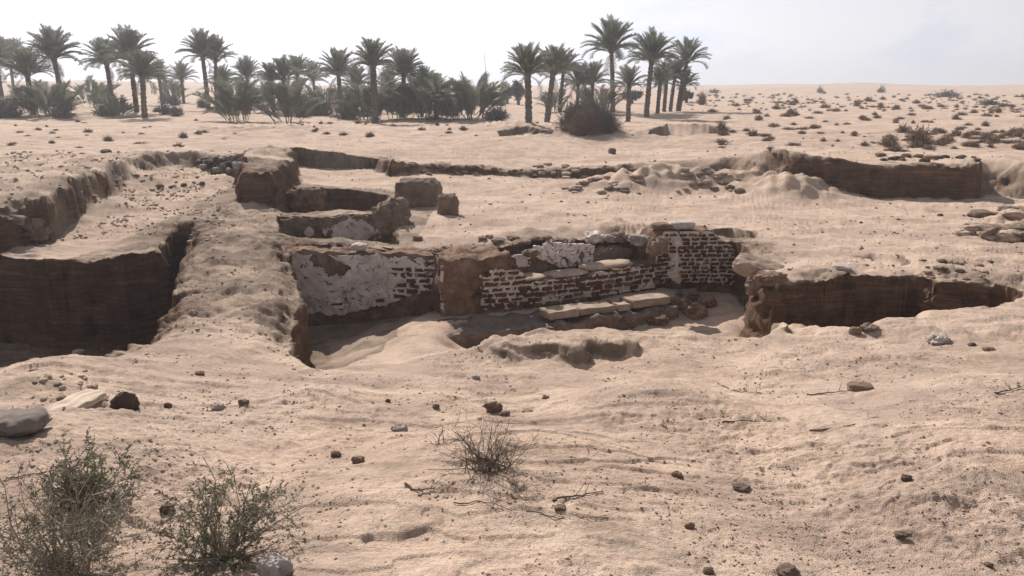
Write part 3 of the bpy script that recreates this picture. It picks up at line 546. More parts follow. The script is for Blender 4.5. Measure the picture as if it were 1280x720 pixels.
# rough facing on the left end, patches of render on the rear core, pale vertical seam on the tower
for i in range(9):
    z = -.55 + i * .075; o = link('brick', rr.choice(BR), root); o.location = (BP.p[0][0] - root.location.x - .01 + rr.uniform(-.02, .01), BP.p[0][1] - root.location.y + .2 + .1 * (i % 2), z - root.location.z); o.scale = (.21, .06, .06); o.rotation_euler.z = -1.5
seam = lambda U, Z: (np.abs(U - sD - .36 - .02 * n2(Z * 9, Z)) < .03 + .018 * n2(Z * 7, Z * 3)) & (Z < .2)
V, F = skin(BP, sD + .25, sD + .5, -.45, .22, -.012, seam, thick=.03, seed=7); child_np('mortar_seam', V, F, root, M['mortar'])
EndP = Path([(BP.p[0][0] + .06, BP.p[0][1] + .62), (BP.p[0][0] + .0, BP.p[0][1] + .02)])
V, F = skin(EndP, 0, EndP.L, -.7, .06, -.02, lambda U, Z: ragged(U * 1.5, Z * 1.5, 21) > -.02, amp=.03, thick=.05, seed=8); child_np('plaster', V, F, root, M['plaster'])
V, F = skin(BP, sB + .02, sB + .36, -.2, .1, .49, lambda U, Z: (Z < -.0 + .05 * ragged(U, Z)) & (np.hypot((U - sB - .16) / .17, (Z + .13) / .12) < 1 + .4 * ragged(U, Z)), thick=.05); child_np('plaster', V, F, root, M['plaster'])
V, F = skin(BP, sB + .42, sC + .3, -.26, .2, .46, lambda U, Z: (ragged(U * 1.7, Z * 1.7, 30) > -.12) & (Z > -.05 - .5 * (U - sB - .45) + .04 * ragged(U, Z)) & (Z < .14 - .12 * np.abs(U - sB - .7)), amp=.05, thick=.1); child_np('plaster', V, F, root, M['plaster'])
# loose pale blocks lying along the top
def place_rock(name, px, py, wpx, hpx, m, label, cat='stone', group=None, n=3, boxy=2.6, amp=.2, dep=1.0, seed=None, rz=None, sink=.25, z=None, rx=0, ry=0, smooth=False):
    p = gp(px, py) if z is None else Vector((*at(px, py, z), z)); q = pxm(p); seed = seed if seed is not None else int(px * 7 + py)
    me = rock_mesh(name, wpx * q, wpx * q * dep, hpx * q * 1.15, n=n, amp=amp, boxy=boxy, seed=seed % 97, m=M[m], smooth=smooth); o = link(name, me); o.location = (p.x, p.y, p.z + hpx * q * (.5 - sink))
    o.rotation_euler = (rx, ry, rz if rz is not None else (seed % 13) * .1 - .6); tag(o, label, cat, group); return o
xx, yy, _, _ = BP.at(sD + .42)
o = place_rock('pale_stone', 868, 291, 36, 9, 'limestone', 'small elongated whitish stone lying on the highest part of the brick wall', z=.24, boxy=4, amp=.12, dep=.45, rz=.1)
o.location = (float(xx) + .03, float(yy) + .2, .31)
xx, yy, _, _ = BP.at(sD + .12)
o = place_rock('brown_stone', 838, 293, 30, 8, 'mudbrick', 'flat brown lump beside the whitish stone on top of the brick wall', z=.24, boxy=3, amp=.2, dep=.7, rz=.1); o.location = (float(xx) + .02, float(yy) + .22, .30)
for px, py, wd, hp, mm, lb in ((822, 312, 26, 20, 'mudbrick', 'crumbling mud brick lump behind the left shoulder of the brick tower'), (800, 303, 26, 12, 'grey_rock', 'greyish rubble lump on the wall top left of the brick tower'), (742, 300, 26, 13, 'mortar', 'pale broken mortar lump on the rear of the low brick wall'), (700, 305, 22, 9, 'mudbrick', 'low mud lump on the rear edge above the low brick wall'), (775, 300, 24, 11, 'mudbrick', 'brown mud lump on the wall top between two paler lumps'), (663, 318, 20, 8, 'mudbrick', 'broken mud clod at the step in the brick wall top')):
    place_rock('rubble_lump', px, py, wd, hp, mm, lb, 'rubble', z=.02, amp=.35, n=4, boxy=3)
place_rock('stone_slab', 949, 340, 62, 19, 'slab', 'large tilted pale stone slab lying at the right end of the brick wall', n=4, boxy=5, amp=.12, dep=.5, rz=-.5, rx=.3, ry=.22, sink=.3, z=-.03)
place_rock('brown_stone', 948, 362, 34, 22, 'mudbrick', 'brown earth block leaning under the tilted stone slab', n=4, boxy=3.5, amp=.3, dep=.7, z=-.2)
place_rock('brown_stone', 965, 352, 40, 14, 'brown_rock', 'flat crusty block on the pit rim right of the tilted slab', n=4, boxy=3.5, amp=.3, dep=.7, z=-.02)

# ------------------------------------------------------------------ ledge with slabs in front of the brick wall
LPth = Path([at(558, 419, -.73), at(640, 413, -.73), at(760, 397, -.73), at(850, 383, -.73)])
root = empty('masonry_ledge', (*LPth.p[1], -.9)); tag(root, 'low dark masonry ledge at the foot of the brick wall carrying four stone slabs', 'ledge')
V, F = wall_core(LPth, 0, LPth.L, -1.35, lambda u: -.735 + .05 * n2(u * 3, u * 0 + 1), .8, 0, .07, seed=9); child_np('ledge_body', V, F, root, M['ledge'])
V, F = wall_core(LPth, .05, LPth.L - .1, -1.35, lambda u: -.92 + .06 * n2(u * 2, u * 0 + 4), .5, -.14, .09, seed=10); child_np('ledge_footing', V, F, root, M['core'])
for (x0, x1, py, dep, h) in ((683, 721, 400, .34, .11), (721, 765, 395, .36, .10), (768, 785, 389, .20, .09), (786, 833, 386, .30, .12)):
    a = at(x0, py, -.73); b = at(x1, py - (x1 - x0) * .14, -.73); l = math.hypot(b[0] - a[0], b[1] - a[1]) - .012
    bm = bmesh.new(); bmesh.ops.create_cube(bm, size=1); bmesh.ops.scale(bm, vec=(l, dep, h), verts=bm.verts); bmesh.ops.bevel(bm, geom=bm.edges[:], offset=.012, segments=2, affect='EDGES')
    bmesh.ops.subdivide_edges(bm, edges=[e for e in bm.edges if e.calc_length() > .1], cuts=5, use_grid_fill=True)
    for v in bm.verts: v.co += Vector([.014 * float(n3(*[np.array([c * 9. + x0 + 3 * i]) for i, c in enumerate(v.co)])[0]) for i in range(3)])
    me = D.meshes.new('slab'); bm.to_mesh(me); bm.free(); me.materials.append(M['slab']); o = link('slab', me, root); an = math.atan2(b[1] - a[1], b[0] - a[0])
    o.location = ((a[0] + b[0]) / 2 - math.sin(an) * (dep * .5 - .10) - root.location.x, (a[1] + b[1]) / 2 + math.cos(an) * (dep * .5 - .10) - root.location.y, -.735 + h / 2 + .02 - root.location.z); o.rotation_euler = (rr.uniform(-.04, .02), rr.uniform(-.03, .03), an)
for px, py, wd, hp, mm, lb in ((850, 384, 24, 15, 'brown_rock', 'reddish brown rubble block at the right end of the slab ledge'), (868, 392, 30, 14, 'core', 'dark earth clod half buried in the wall shadow right of the ledge'), (884, 382, 20, 14, 'core', 'small dark rubble block under the brick tower'), (838, 394, 16, 8, 'slab', 'small pale stone fallen below the end slab'), (820, 402, 30, 12, 'core', 'flat brown clod below the fourth slab'), (780, 402, 34, 12, 'core', 'long brown clod in the hollow below the middle slabs'), (860, 372, 26, 12, 'ledge', 'grey lump on the ground just right of the fourth slab')):
    place_rock('rubble_lump', px, py, wd, hp, mm, lb, 'rubble', amp=.35, n=4, boxy=3)

# ------------------------------------------------------------------ white plastered wall of the sunken room
WP = Path([(at(352, 315, 0)[0] - .1, at(352, 315, 0)[1] - .16), (at(450, 316, 0)[0], at(450, 316, 0)[1] - .16), (at(550, 321, 0)[0], at(550, 321, 0)[1] - .12)])
root = empty('plastered_wall', (*WP.p[1], -.9)); tag(root, 'tall white plastered wall with a brown patch at the back of the sunken room', 'wall')
wtop = lambda u: .035 + .035 * n2(u * 3.5, u * 0 + 3)
V, F = wall_core(WP, 0, WP.L, -1.5, wtop, .42, .05, .05, seed=14); child_np('mud_core', V, F, root, M['core'])
wl = WP.L
def wbot(U): return np.interp(U / wl, [0, .12, .25, .36, .5, .62, .75, .87, 1], [-1.02, -1.0, -.93, -.98, -.90, -.80, -.68, -.56, -.5])
def wmask(U, Z):
    q = U / wl; n = ragged(U, Z, 40)
    patch = (np.hypot((q - .34 + .25 * (Z + .2)) / .095, (Z + .17) / .17) < 1 + .45 * n)
    holes = (fbm3(U * 1.0, Z * 2.2, U * 0 + 5, 8, 3, .6) > .56 - .36 * ss(.72, .95, q) * (Z > -.7) - .10 * ss(-.5, -.8, Z))
    return (Z < wtop(U) - .05 + .04 * n) & (Z > wbot(U) + .05 * n) & ~patch & ~holes
V, F = skin(WP, .02, wl, -1.1, .06, .02, wmask, du=.013, amp=.022, thick=.035, seed=3); child_np('plaster', V, F, root, M['plaster'])
lay_bricks(root, WP, wl * .70, wl, -.92, lambda u: u * 0 - .1, .22, .085, .022, .035, lambda u, z: z > float(wbot(np.array([u]))[0]) - .02, rr)
lay_bricks(root, WP, .05, wl * .70, -.92, lambda u: u * 0 - .3, .22, .085, .022, .035, lambda u, z: not bool(wmask(np.array([u]), np.array([z]))[0]) and z > float(wbot(np.array([u]))[0]) - .02, rr)
place_rock('pale_stone', 449, 312, 20, 9, 'limestone', 'rounded whitish stone sitting on top of the white plastered wall', z=.06, amp=.2, sink=.1)
# smaller plastered wall behind it
SP = Path([at(350, 277, 0), at(420, 275, 0), at(494, 275, 0)]); root = empty('plastered_wall', (*SP.p[1], -.5)); tag(root, 'short low wall with a white plaster patch between the two narrow pits', 'wall')
stop_ = lambda u: .06 + .05 * n2(u * 3.1, u * 0 + 9) + .05 * ss(1.0, 2.0, u)
V, F = wall_core(SP, 0, SP.L, -.75, stop_, .62, 0, .07, seed=17); child_np('mud_core', V, F, root, M['mudbrick'])
def smask(U, Z): q = U / SP.L; n = ragged(U, Z, 60); return ((np.hypot((q - .62) / .22, (Z + .24) / .24) < 1 + .35 * n) & (Z < .03) | (np.hypot((q - .24) / .045, (Z + .22) / .09) < 1 + .3 * n))
V, F = skin(SP, .05, SP.L, -.6, .08, -.03, smask, amp=.02, thick=.05, seed=5); child_np('plaster', V, F, root, M['plaster'])
def stub(px, py, wpx, hpx, dep, label, m='mudbrick', n=5, rz=0, amp=.16, boxy=5, z=None, sink=.06):
    p = gp(px, py) if z is None else Vector((*at(px, py, z), z)); q = pxm(p); V, F = rock_data(wpx * q, dep, hpx * q * 1.12, n=n, amp=amp, boxy=boxy, seed=int(px) % 31, fr=1.7)
    o = link('mud_brick_stub', np_mesh('mud_brick_stub', V, F, M[m])); o.location = (p.x, p.y + dep * .5, p.z + hpx * q * (.5 - sink)); o.rotation_euler.z = rz; tag(o, label, 'wall stub'); return o
stub(521, 262, 56, 36, .75, 'broad eroded mud brick stub with a dark face right of the far terrace', rz=-.06, z=0)
stub(559, 272, 26, 27, .4, 'small narrow mud brick stub at the right end of the row', rz=.1, z=0)
stub(486, 292, 40, 40, .8, 'lumpy mud brick stub at the right end of the narrow pits', amp=.3, boxy=3.2, z=-.1)
stub(380, 262, 44, 26, .5, 'dark broken wall piece at the foot of the earth pillar', m='core', amp=.25, boxy=4, z=-.15)

# ------------------------------------------------------------------ sack, sheet, rocks and stones
def pillow(px, py, wpx, hpx, dep, label, m, name, cat, rz=0):
    p = gp(px, py); q = pxm(p); V, F = rock_data(wpx * q, dep, hpx * q * 1.4, n=5, amp=.10, boxy=3.4, seed=4, fr=1.3)
    V[:, 2] += .012 * np.sin(V[:, 0] * 60 + 3 * n2(V[:, 0] * 9, V[:, 1] * 9)) * (np.abs(V[:, 1]) < dep * .5) * .4
    o = link(name, np_mesh(name, V, F, M[m])); o.location = (p.x, p.y, p.z + hpx * q * .32); o.rotation_euler = (0, -.05, rz); return tag(o, label, cat)
pillow(10, 536, 96, 19, .24, 'dusty grey sandbag half buried at the left edge', 'sack', 'sandbag', 'sandbag', .06)
pillow(96, 508, 44, 10, .42, 'flat sand coloured cloth lying in the sand between sandbag and dark boulder', 'cloth', 'ground_cloth', 'cloth', -.25)
ROCKS = [(157, 512, 34, 27, 'dark_rock', 'round dark boulder on the sand left of the baulk', 2.05, .18, 4),
 (617, 514, 22, 15, 'brown_rock', 'brown angular stone behind the dry thorn bush', 2.6, .35, 3), (631, 518, 14, 6, 'brown_rock', 'small brown stone touching the angular stone behind the dry bush', 2.4, .3, 3),
 (1075, 486, 30, 9, 'brown_rock', 'flat dark brown brick fragment on the open sand at right', 4.5, .15, 3), (1172, 427, 30, 12, 'limestone', 'whitish broken stone on the sand below the right pit', 2.6, .35, 4),
 (345, 718, 40, 28, 'grey_rock', 'pale grey concrete chunk at the bottom edge beside the right bush', 4, .25, 4), (984, 716, 30, 11, 'umber_rock', 'dark stone at the bottom edge of the sand at right', 2.8, .3, 3),
 (500, 538, 20, 8, 'grey_rock', 'grey stone left of the dry thorn bush', 2.8, .3, 3), (420, 570, 14, 8, 'umber_rock', 'small dark pebble stone on the sand, left one of a close pair', 2.4, .25, 3), (448, 578, 16, 10, 'brown_rock', 'small brown stone on the sand, right one of a close pair', 2.4, .3, 3),
 (305, 506, 15, 7, 'umber_rock', 'dark stone on the sand in front of the baulk', 2.6, .3, 3), (272, 510, 16, 8, 'grey_rock', 'grey stone next to the dark one in front of the baulk', 2.6, .3, 3), (210, 508, 10, 6, 'umber_rock', 'tiny dark stone right of the round boulder', 2.4, .3, 3),
 (765, 192, 9, 8, 'brown_rock', 'single upright brown block standing on the far flat ground', 5, .1, 3), (522, 300, 12, 6, 'brown_rock', 'brown block on the sand right of the narrow pits', 4, .2, 3), (1052, 336, 22, 6, 'limestone', 'flat pale stone on the ground above the right pit', 4, .2, 3),
 (1085, 412, 24, 9, 'mudbrick', 'broken mud clod lying in the bottom of the right pit', 2.6, .4, 3), (1068, 416, 16, 10, 'mudbrick', 'smaller mud clod at the left in the bottom of the right pit', 2.6, .4, 3), (1175, 270, 8, 4, 'brown_rock', 'small brown stone on the sand below the long far cut', 2.6, .3, 2), (1076, 279, 5, 3, 'umber_rock', 'tiny dark stone on the middle of the far sand floor', 2.6, .3, 2),
 (1215, 432, 10, 5, 'umber_rock', 'small dark stone right of the whitish broken stone', 2.6, .3, 3), (1236, 438, 16, 5, 'brown_rock', 'flat brown flake far right below the pit', 2.8, .3, 3), (1133, 600, 12, 8, 'umber_rock', 'lone dark pebble on the right foreground sand', 2.4, .3, 3), (927, 611, 22, 6, 'umber_rock', 'flat dark crumbly stone on the foreground sand right of centre', 2.8, .4, 3),
 (862, 660, 12, 9, 'brown_rock', 'small pointed brown stone low in the foreground', 2.8, .35, 3), (1126, 670, 18, 7, 'umber_rock', 'dark crumbly clod in the lower right foreground', 2.8, .4, 3), (1236, 708, 10, 6, 'umber_rock', 'dark pebble near the lower right corner', 2.4, .3, 3), (846, 596, 14, 8, 'brown_rock', 'brown crumb right of the dry thorn bush', 2.8, .4, 3), (885, 716, 14, 7, 'umber_rock', 'dark chip on the bottom edge left of the larger dark stone', 3, .3, 3),
 (210, 640, 18, 14, 'umber_rock', 'dark stone between the two green bushes', 2.6, .3, 3), (545, 510, 9, 6, 'brown_rock', 'small brown pebble above the dry thorn bush', 2.6, .3, 3), (682, 498, 9, 5, 'brown_rock', 'small brown pebble under the sand mound', 2.6, .3, 3), (595, 474, 10, 6, 'grey_rock', 'grey pebble at the foot of the sand mound', 2.6, .3, 3), (485, 502, 7, 4, 'umber_rock', 'tiny dark pebble left above the dry thorn bush', 2.6, .3, 2),
 (215, 235, 9, 4, 'umber_rock', 'dark stone on the rubbly terrace at left', 2.6, .3, 2), (230, 232, 8, 4, 'umber_rock', 'dark stone beside another on the rubbly terrace', 2.6, .3, 2), (253, 231, 8, 5, 'umber_rock', 'round dark stone on the terrace near the smooth sand strip', 2.4, .2, 2), (133, 191, 14, 6, 'brown_rock', 'flat brown stone on the plain above the left cut', 2.6, .3, 2), (200, 234, 10, 5, 'brown_rock', 'brown stone on the terrace, leftmost of three', 2.6, .3, 2),
 (250, 468, 12, 5, 'brown_rock', 'small brown stone on the near end of the baulk', 2.6, .3, 3), (98, 441, 14, 5, 'limestone', 'small flat pale stone on the near rim of the square pit', 3, .2, 3), (700, 636, 16, 5, 'brown_rock', 'flat brown crumb below the dry thorn bush', 2.8, .4, 3), (1000, 198, 7, 3, 'umber_rock', 'dark stone on the ground above the long far cut', 2.6, .3, 2), (968, 193, 7, 3, 'umber_rock', 'left dark stone above the long far cut', 2.6, .3, 2), (900, 181, 5, 3, 'umber_rock', 'tiny dark stone on the far flat beside a dry weed', 2.6, .3, 2)]
for px, py, wd, hp, mm, lb, bx, am, n in ROCKS: place_rock('boulder' if wd > 28 and mm == 'dark_rock' else 'stone', px, py, wd, hp, mm, lb, n=n, boxy=bx, amp=am, dep=.8)
# rubble strewn along the broken edges: blocks one can tell apart
rr = random.Random(21)
def rubble(zone, k, w, h, mm, label, group, n=2):
    for i in range(k):
        x0, y0, x1, y1 = zone; px, py = rr.uniform(x0, x1), rr.uniform(y0, y1); s = rr.uniform(.6, 1.4)
        place_rock('rubble_block', px, py, w * s, h * s, rr.choice(mm), label, 'rubble', group, n=n, boxy=rr.choice([2.6, 3.5, 4.5]), amp=.3, seed=rr.randrange(9999))
rubble((248, 200, 300, 214), 34, 9, 5, ['dark_rock', 'grey_rock'], 'dark grey rubble block heaped beside the earth pillar', 'dark rubble beside the earth pillar')
rubble((700, 208, 800, 242), 40, 9, 3, ['mudbrick', 'clod', 'clod'], 'brown earth block on the collapsed far edge left of the sand heap', 'collapsed blocks left of the far sand heap')
rubble((845, 212, 925, 242), 24, 9, 4, ['mudbrick', 'clod'], 'earth block fallen beside the grey sand heaps', 'collapsed blocks at the grey sand heaps')
rubble((490, 205, 700, 220), 24, 7, 3, ['mudbrick', 'clod'], 'earth clod along the low far edge behind the wall stubs', 'clods along the low far edge')
rubble((1205, 262, 1282, 302), 16, 26, 8, ['mudbrick', 'clod', 'clod'], 'weathered rock of the outcrop at the right edge', 'rocks of the outcrop at the right edge', 3)
rubble((600, 296, 820, 306), 26, 13, 5, ['mudbrick', 'grey_rock'], 'broken clod strewn behind the brick wall', 'clods strewn behind the brick wall')
rubble((1130, 325, 1240, 352), 22, 9, 3, ['clod', 'mudbrick'], 'sandy clod on the disturbed ground above the right pit', 'clods above the right pit')
rubble((1100, 195, 1225, 203), 18, 10, 4, ['brown_rock', 'dark_rock'], 'dark clod on the brink of the long far cut', 'clods on the brink of the far cut')
rubble((100, 205, 250, 250), 40, 5, 2, ['mudbrick', 'clod'], 'small brown lump on the rubbly left terrace', 'lumps on the rubbly left terrace')
rubble((20, 275, 60, 300), 12, 14, 8, ['mudbrick'], 'mud brick lump on the broken end of the left cut', 'lumps at the end of the left cut', 3)
rubble((40, 462, 120, 500), 20, 8, 4, ['mudbrick', 'clod'], 'crumb of broken earth between pit and sandbag', 'crumbs of earth by the sandbag')

# ------------------------------------------------------------------ gravel and crumbs nobody could count
def scatter(name, label, k, m, area, size, seed, dens=None):
    r = np.random.RandomState(seed); V0, F0 = ICO[1]; px = r.uniform(area[0], area[2], k * 3); py = r.uniform(area[1], area[3], k * 3)
    u = (px - 640) / FOC; v = -(py - 360) / FOC; dy = math.cos(PITCH) + v * math.sin(PITCH); dzz = -math.sin(PITCH) + v * math.cos(PITCH); t = (.35 - CZ) / dzz
    for _ in range(7):
        hh = H(u * t, dy * t); t = np.clip((hh - CZ) / dzz, 1, 60)
    x, y = u * t, dy * t; z = H(x, y); ok = np.abs(z - (CZ + dzz * t)) < .03
    cl = fbm(x, y, 1.3, 3) + .25; ok &= r.rand(len(x)) < np.clip(cl * 1.6 + .2, .06, 1)
    i = np.nonzero(ok)[0][:k]; x, y, z, t = x[i], y[i], z[i], t[i]; n = len(i)
    s = size[0] * (size[1] / size[0]) ** (r.rand(n) ** 3.2) * (.45 + t / 9)
    sc3 = np.stack([s * r.uniform(.8, 1.5, n), s * r.uniform(.7, 1.2, n), s * r.uniform(.45, .8, n)], -1)
    V = V0[None] * (1 + .28 * r.randn(n, len(V0), 1)) * sc3[:, None, :] * .5; a = r.rand(n) * 6.28; c_, s_ = np.cos(a)[:, None], np.sin(a)[:, None]
    V = np.stack([V[..., 0] * c_ - V[..., 1] * s_ + x[:, None], V[..., 0] * s_ + V[..., 1] * c_ + y[:, None], V[..., 2] + z[:, None] + .12 * s[:, None]], -1)
    F = (F0[None] + (np.arange(n) * len(V0))[:, None, None]).reshape(-1, 3)
    o = link(name, np_mesh(name, V.reshape(-1, 3), F, M[m], False)); tag(o, label, None, kind='stuff'); return o
scatter('gravel', 'dark small gravel scattered over the foreground sand', 1700, 'brown_rock', (-80, 440, 1360, 760), (.003, .015), 1)
scatter('sand_crumbs', 'pale crumbs of caked sand scattered over the foreground', 17000, 'clod', (-80, 420, 1360, 760), (.003, .020), 2)
scatter('light_gravel', 'light grit on the foreground sand', 1200, 'slab', (-80, 440, 1360, 760), (.005, .018), 5)
scatter('terrace_rubble', 'small rubble covering the left terrace and hill', 3000, 'clod', (-40, 190, 300, 305), (.01, .04), 3)
scatter('far_rubble', 'small brown rubble on the excavated floor and beyond', 900, 'mudbrick', (380, 165, 1340, 340), (.01, .035), 4)
scatter('baulk_crumbs', 'loose crumbs on the earth baulk', 900, 'clod', (190, 262, 380, 450), (.006, .025), 6)
print('masonry and stones', time.time() - T0)

# ------------------------------------------------------------------ palms
def frond_mesh(name, droop, seed, m, L_=1.0, pairs=30):
    r = random.Random(seed); V = []; F = []; pts = []; a = 0; p = Vector((0, 0, 0)); K = 14
    for i in range(K + 1):
        pts.append(p.copy()); a = -droop * (i / K) ** 1.6; p = p + Vector((math.cos(a), 0, math.sin(a))) * (L_ / K)
    def q(t):
        f = t * K; i = min(int(f), K - 1); return pts[i].lerp(pts[i + 1], f - i), (pts[i + 1] - pts[i]).normalized()
    for i in range(K):           # rachis
        w0 = .011 * (1 - i / K) + .002; w1 = .011 * (1 - (i + 1) / K) + .002; b = len(V)
        for P_, ww in ((pts[i], w0), (pts[i + 1], w1)): V += [(P_.x, -ww, P_.z), (P_.x, 0, P_.z + ww * 1.3), (P_.x, ww, P_.z)]
        F += [(b, b + 3, b + 4, b + 1), (b + 1, b + 4, b + 5, b + 2)]
    T = []
    for i in range(pairs):
        t = .16 + .83 * (i / (pairs - 1)); P_, d = q(t); l = .235 * math.sin(math.pi * min(1, (t - .08) / 1.02)) ** .55 * r.uniform(.85, 1.1) + .02
        for s in (-1, 1):
            up = Vector((0, 0, 1)); sd = Vector((0, s, 0)); dr = (d * r.uniform(.75, .95) + sd * r.uniform(.6, .8) + up * r.uniform(.25, .55)).normalized(); e = P_ + dr * l + Vector((0, 0, -l * .15)); wv = d * .012
            b = len(V); mid = P_ + dr * l * .5 + Vector((0, 0, .01)); V += [tuple(P_ - wv), tuple(P_ + wv), tuple(mid + wv * 1.2), tuple(mid - wv * 1.2), tuple(e)]; F += [(b, b + 1, b + 2, b + 3)]; T.append((b + 3, b + 2, b + 4))
    me = D.meshes.new(name); me.from_pydata(V, [], F + T); me.materials.append(m); return me
FR = [frond_mesh('frond', d, i, M['frond']) for i, d in enumerate((.35, .6, .85, 1.15, 1.5, .2))]
FRD = [frond_mesh('dry_frond', d, i + 9, M['frond_dry'], pairs=18) for i, d in enumerate((1.3, 1.7))]
def trunk_mesh(h, r0, r1, lean, seed):
    r = random.Random(seed); seg = max(10, int(h / .11)); n = 10; V = []; F = []
    for i in range(seg + 1):
        t = i / seg; rad = (r0 + (r1 - r0) * t) * (1.0 + (.16 if i % 2 else -.05)) * (1 + .25 * (t > .9)) ; cx = lean[0] * t ** 1.5; cy = lean[1] * t ** 1.5
        for j in range(n): a = 6.283 * (j + .5 * (i % 2)) / n; q = rad * r.uniform(.88, 1.12); V.append((cx + q * math.cos(a), cy + q * math.sin(a), -.15 + (h + .15) * t))
    for i in range(seg):
        for j in range(n): F.append((i * n + j, i * n + (j + 1) % n, (i + 1) * n + (j + 1) % n, (i + 1) * n + j))
    F.append(tuple(seg * n + j for j in range(n)))
    me = D.meshes.new('trunk'); me.from_pydata(V, [], F); me.materials.append(M['trunk']); return me
def palm(px, base, top, wpx, label, lean=0, nf=40, seed=0, r0=.19, dist=None, dry=3, upright=0.):
    rr = random.Random(seed * 7 + int(px)); p = gp(px, base)
    if dist: z = CZ + ray(px, base)[2] * dist / ray(px, base)[1]; p = Vector((ray(px, base)[0] / ray(px, base)[1] * dist, dist, z)); p.z = hz(p.x, p.y)
    q = pxm(p); Ht = (base - top) * q; Lf = wpx * q * .56; h = max(.3, Ht - Lf * .86); root = empty('palm_tree', p); tag(root, label, 'palm tree', 'date palms of the oasis')
    ln = (lean * q, rr.uniform(-.2, .2)); link('trunk', trunk_mesh(h, r0, r0 * .8, ln, seed), root)
    for i in range(nf):
        t = (i + .5) / nf; az = i * 2.39996 + rr.uniform(-.3, .3); el = R(88 - (70 - 20 * upright) * t ** 1.05 + rr.uniform(-8, 8)); o = link('frond', FR[min(4, int(t * 4.4))] if t > .12 else FR[5], root)
        o.location = (ln[0] + .10 * math.cos(az), ln[1] + .10 * math.sin(az), h - .1 - .25 * t); o.rotation_euler = Euler((rr.uniform(-.4, .4), -el, az), 'XYZ'); s = Lf * rr.uniform(.88, 1.1) * (1.0 if t > .12 else .85); o.scale = (s, s, s)
    for i in range(dry):
        az = rr.uniform(0, 6.28); o = link('dry_frond', rr.choice(FRD), root); o.location = (ln[0] + .12 * math.cos(az), ln[1] + .12 * math.sin(az), h - .35); o.rotation_euler = Euler((0, R(rr.uniform(15, 45)), az), 'XYZ'); s = Lf * .8; o.scale = (s, s, s)
    return root
def clump(px, base, top, wpx, label, seed=0, nf=56, cat='palm clump'):
    rr = random.Random(seed + int(px)); p = gp(px, base); q = pxm(p); Ht = (base - top) * q; Wd = wpx * q; root = empty('palm_clump', p); tag(root, label, cat, 'low palm clumps of the oasis')
    for i in range(nf):
        az = rr.uniform(0, 6.28); rad = Wd * .38 * math.sqrt(rr.random()); el = R(rr.uniform(40, 88)); o = link('frond', rr.choice(FR[:5] + FRD[:1]), root); lvl = rr.choice([0, 0, .1, .2, .3, .42, .5]) * Ht
        o.location = (rad * math.cos(az), rad * .6 * math.sin(az), lvl); o.rotation_euler = Euler((rr.uniform(-.5, .5), -el, az + rr.uniform(-.6, .6)), 'XYZ'); s = (Ht - lvl) * rr.uniform(.55, 1.05) + .1; s = min(s, Ht); o.scale = (s, s * 1.15, s)
    return root
PALMS = [(4, 134, 54, 52, 'palm cut by the left edge of the picture with a drooping crown', 0, 1), (19, 124, 52, 52, 'slender palm just inside the left edge', 0, 2), (42, 143, 64, 56, 'dense low crowned palm above the leftmost clump', -1, 3), (80, 140, 42, 62, 'tall palm with a wide open crown, first tall one from the left', -3, 4),
 (142, 139, 52, 52, 'palm with feathery crown left of the tallest left pair', -4, 5), (171, 140, 42, 62, 'tall full crowned palm with a thick trunk in the left grove', 0, 6), (181, 147, 66, 56, 'broad shaggy palm in front of the tall thick trunked one', 2, 7), (203, 130, 80, 34, 'small brownish palm behind the shaggy one', 0, 8), (230, 129, 80, 36, 'small separate palm left of the leaning pair', 0, 9),
 (261, 138, 43, 52, 'taller left palm of the close pair standing alone', -3, 10), (271, 137, 51, 48, 'shorter right palm of the close pair standing alone', 3, 11), (283, 134, 84, 34, 'small palm right behind the close pair', 0, 12), (312, 134, 75, 42, 'palm rising behind the dark clump left of the earth pillar', 0, 13),
 (342, 140, 80, 36, 'low palm between two dark clumps', 0, 14), (357, 140, 74, 46, 'wide palm growing above the second dark clump', 0, 15), (372, 134, 72, 42, 'palm with upright fronds above the second dark clump', 2, 16), (394, 130, 80, 38, 'small palm on a thin trunk right of the second clump', 0, 17), (426, 139, 66, 52, 'bushy palm left of the thick centre palm', 0, 18), (446, 136, 84, 44, 'low shaggy palm between the two centre palms', 0, 19),
 (469, 154, 53, 54, 'dark palm with the thickest trunk and tallest crown of the centre', 0, 20), (503, 147, 65, 56, 'palm with arching crown right of the thick trunked one', 4, 21), (487, 140, 88, 40, 'half hidden palm behind the centre palms', 0, 22), (527, 146, 86, 42, 'low leaning palm right of the centre', 3, 23), (545, 148, 92, 40, 'short bushy palm with many offshoots', 0, 24),
 (661, 153, 59, 60, 'leftmost palm of the right group with a clean trunk', -2, 25), (684, 153, 62, 56, 'second palm of the right group beside the grey shrub', 8, 26), (700, 140, 66, 46, 'palm behind the second one of the right group', 4, 27), (722, 138, 82, 44, 'palm rising behind the left of the grey shrub', 0, 28), (740, 138, 80, 46, 'palm with hanging fronds behind the grey shrub', 0, 29),
 (766, 140, 31, 66, 'tallest palm of all, with a wide spreading crown', -4, 30), (785, 152, 84, 40, 'short thin palm before the two tallest ones', 0, 31), (808, 147, 45, 60, 'tall heavy crowned palm on a clean straight trunk', 4, 32), (822, 141, 84, 36, 'small palm right of the heavy crowned one', 2, 33), (830, 140, 78, 38, 'slim palm in the row left of the rightmost palm', 2, 34), (838, 139, 76, 38, 'second slim palm in the row beside the rightmost', 4, 35), (847, 139, 52, 50, 'rightmost tall palm with an arching frond to the right', 9, 36), (849, 139, 88, 32, 'small crown hanging below the rightmost tall palm', 6, 37)]
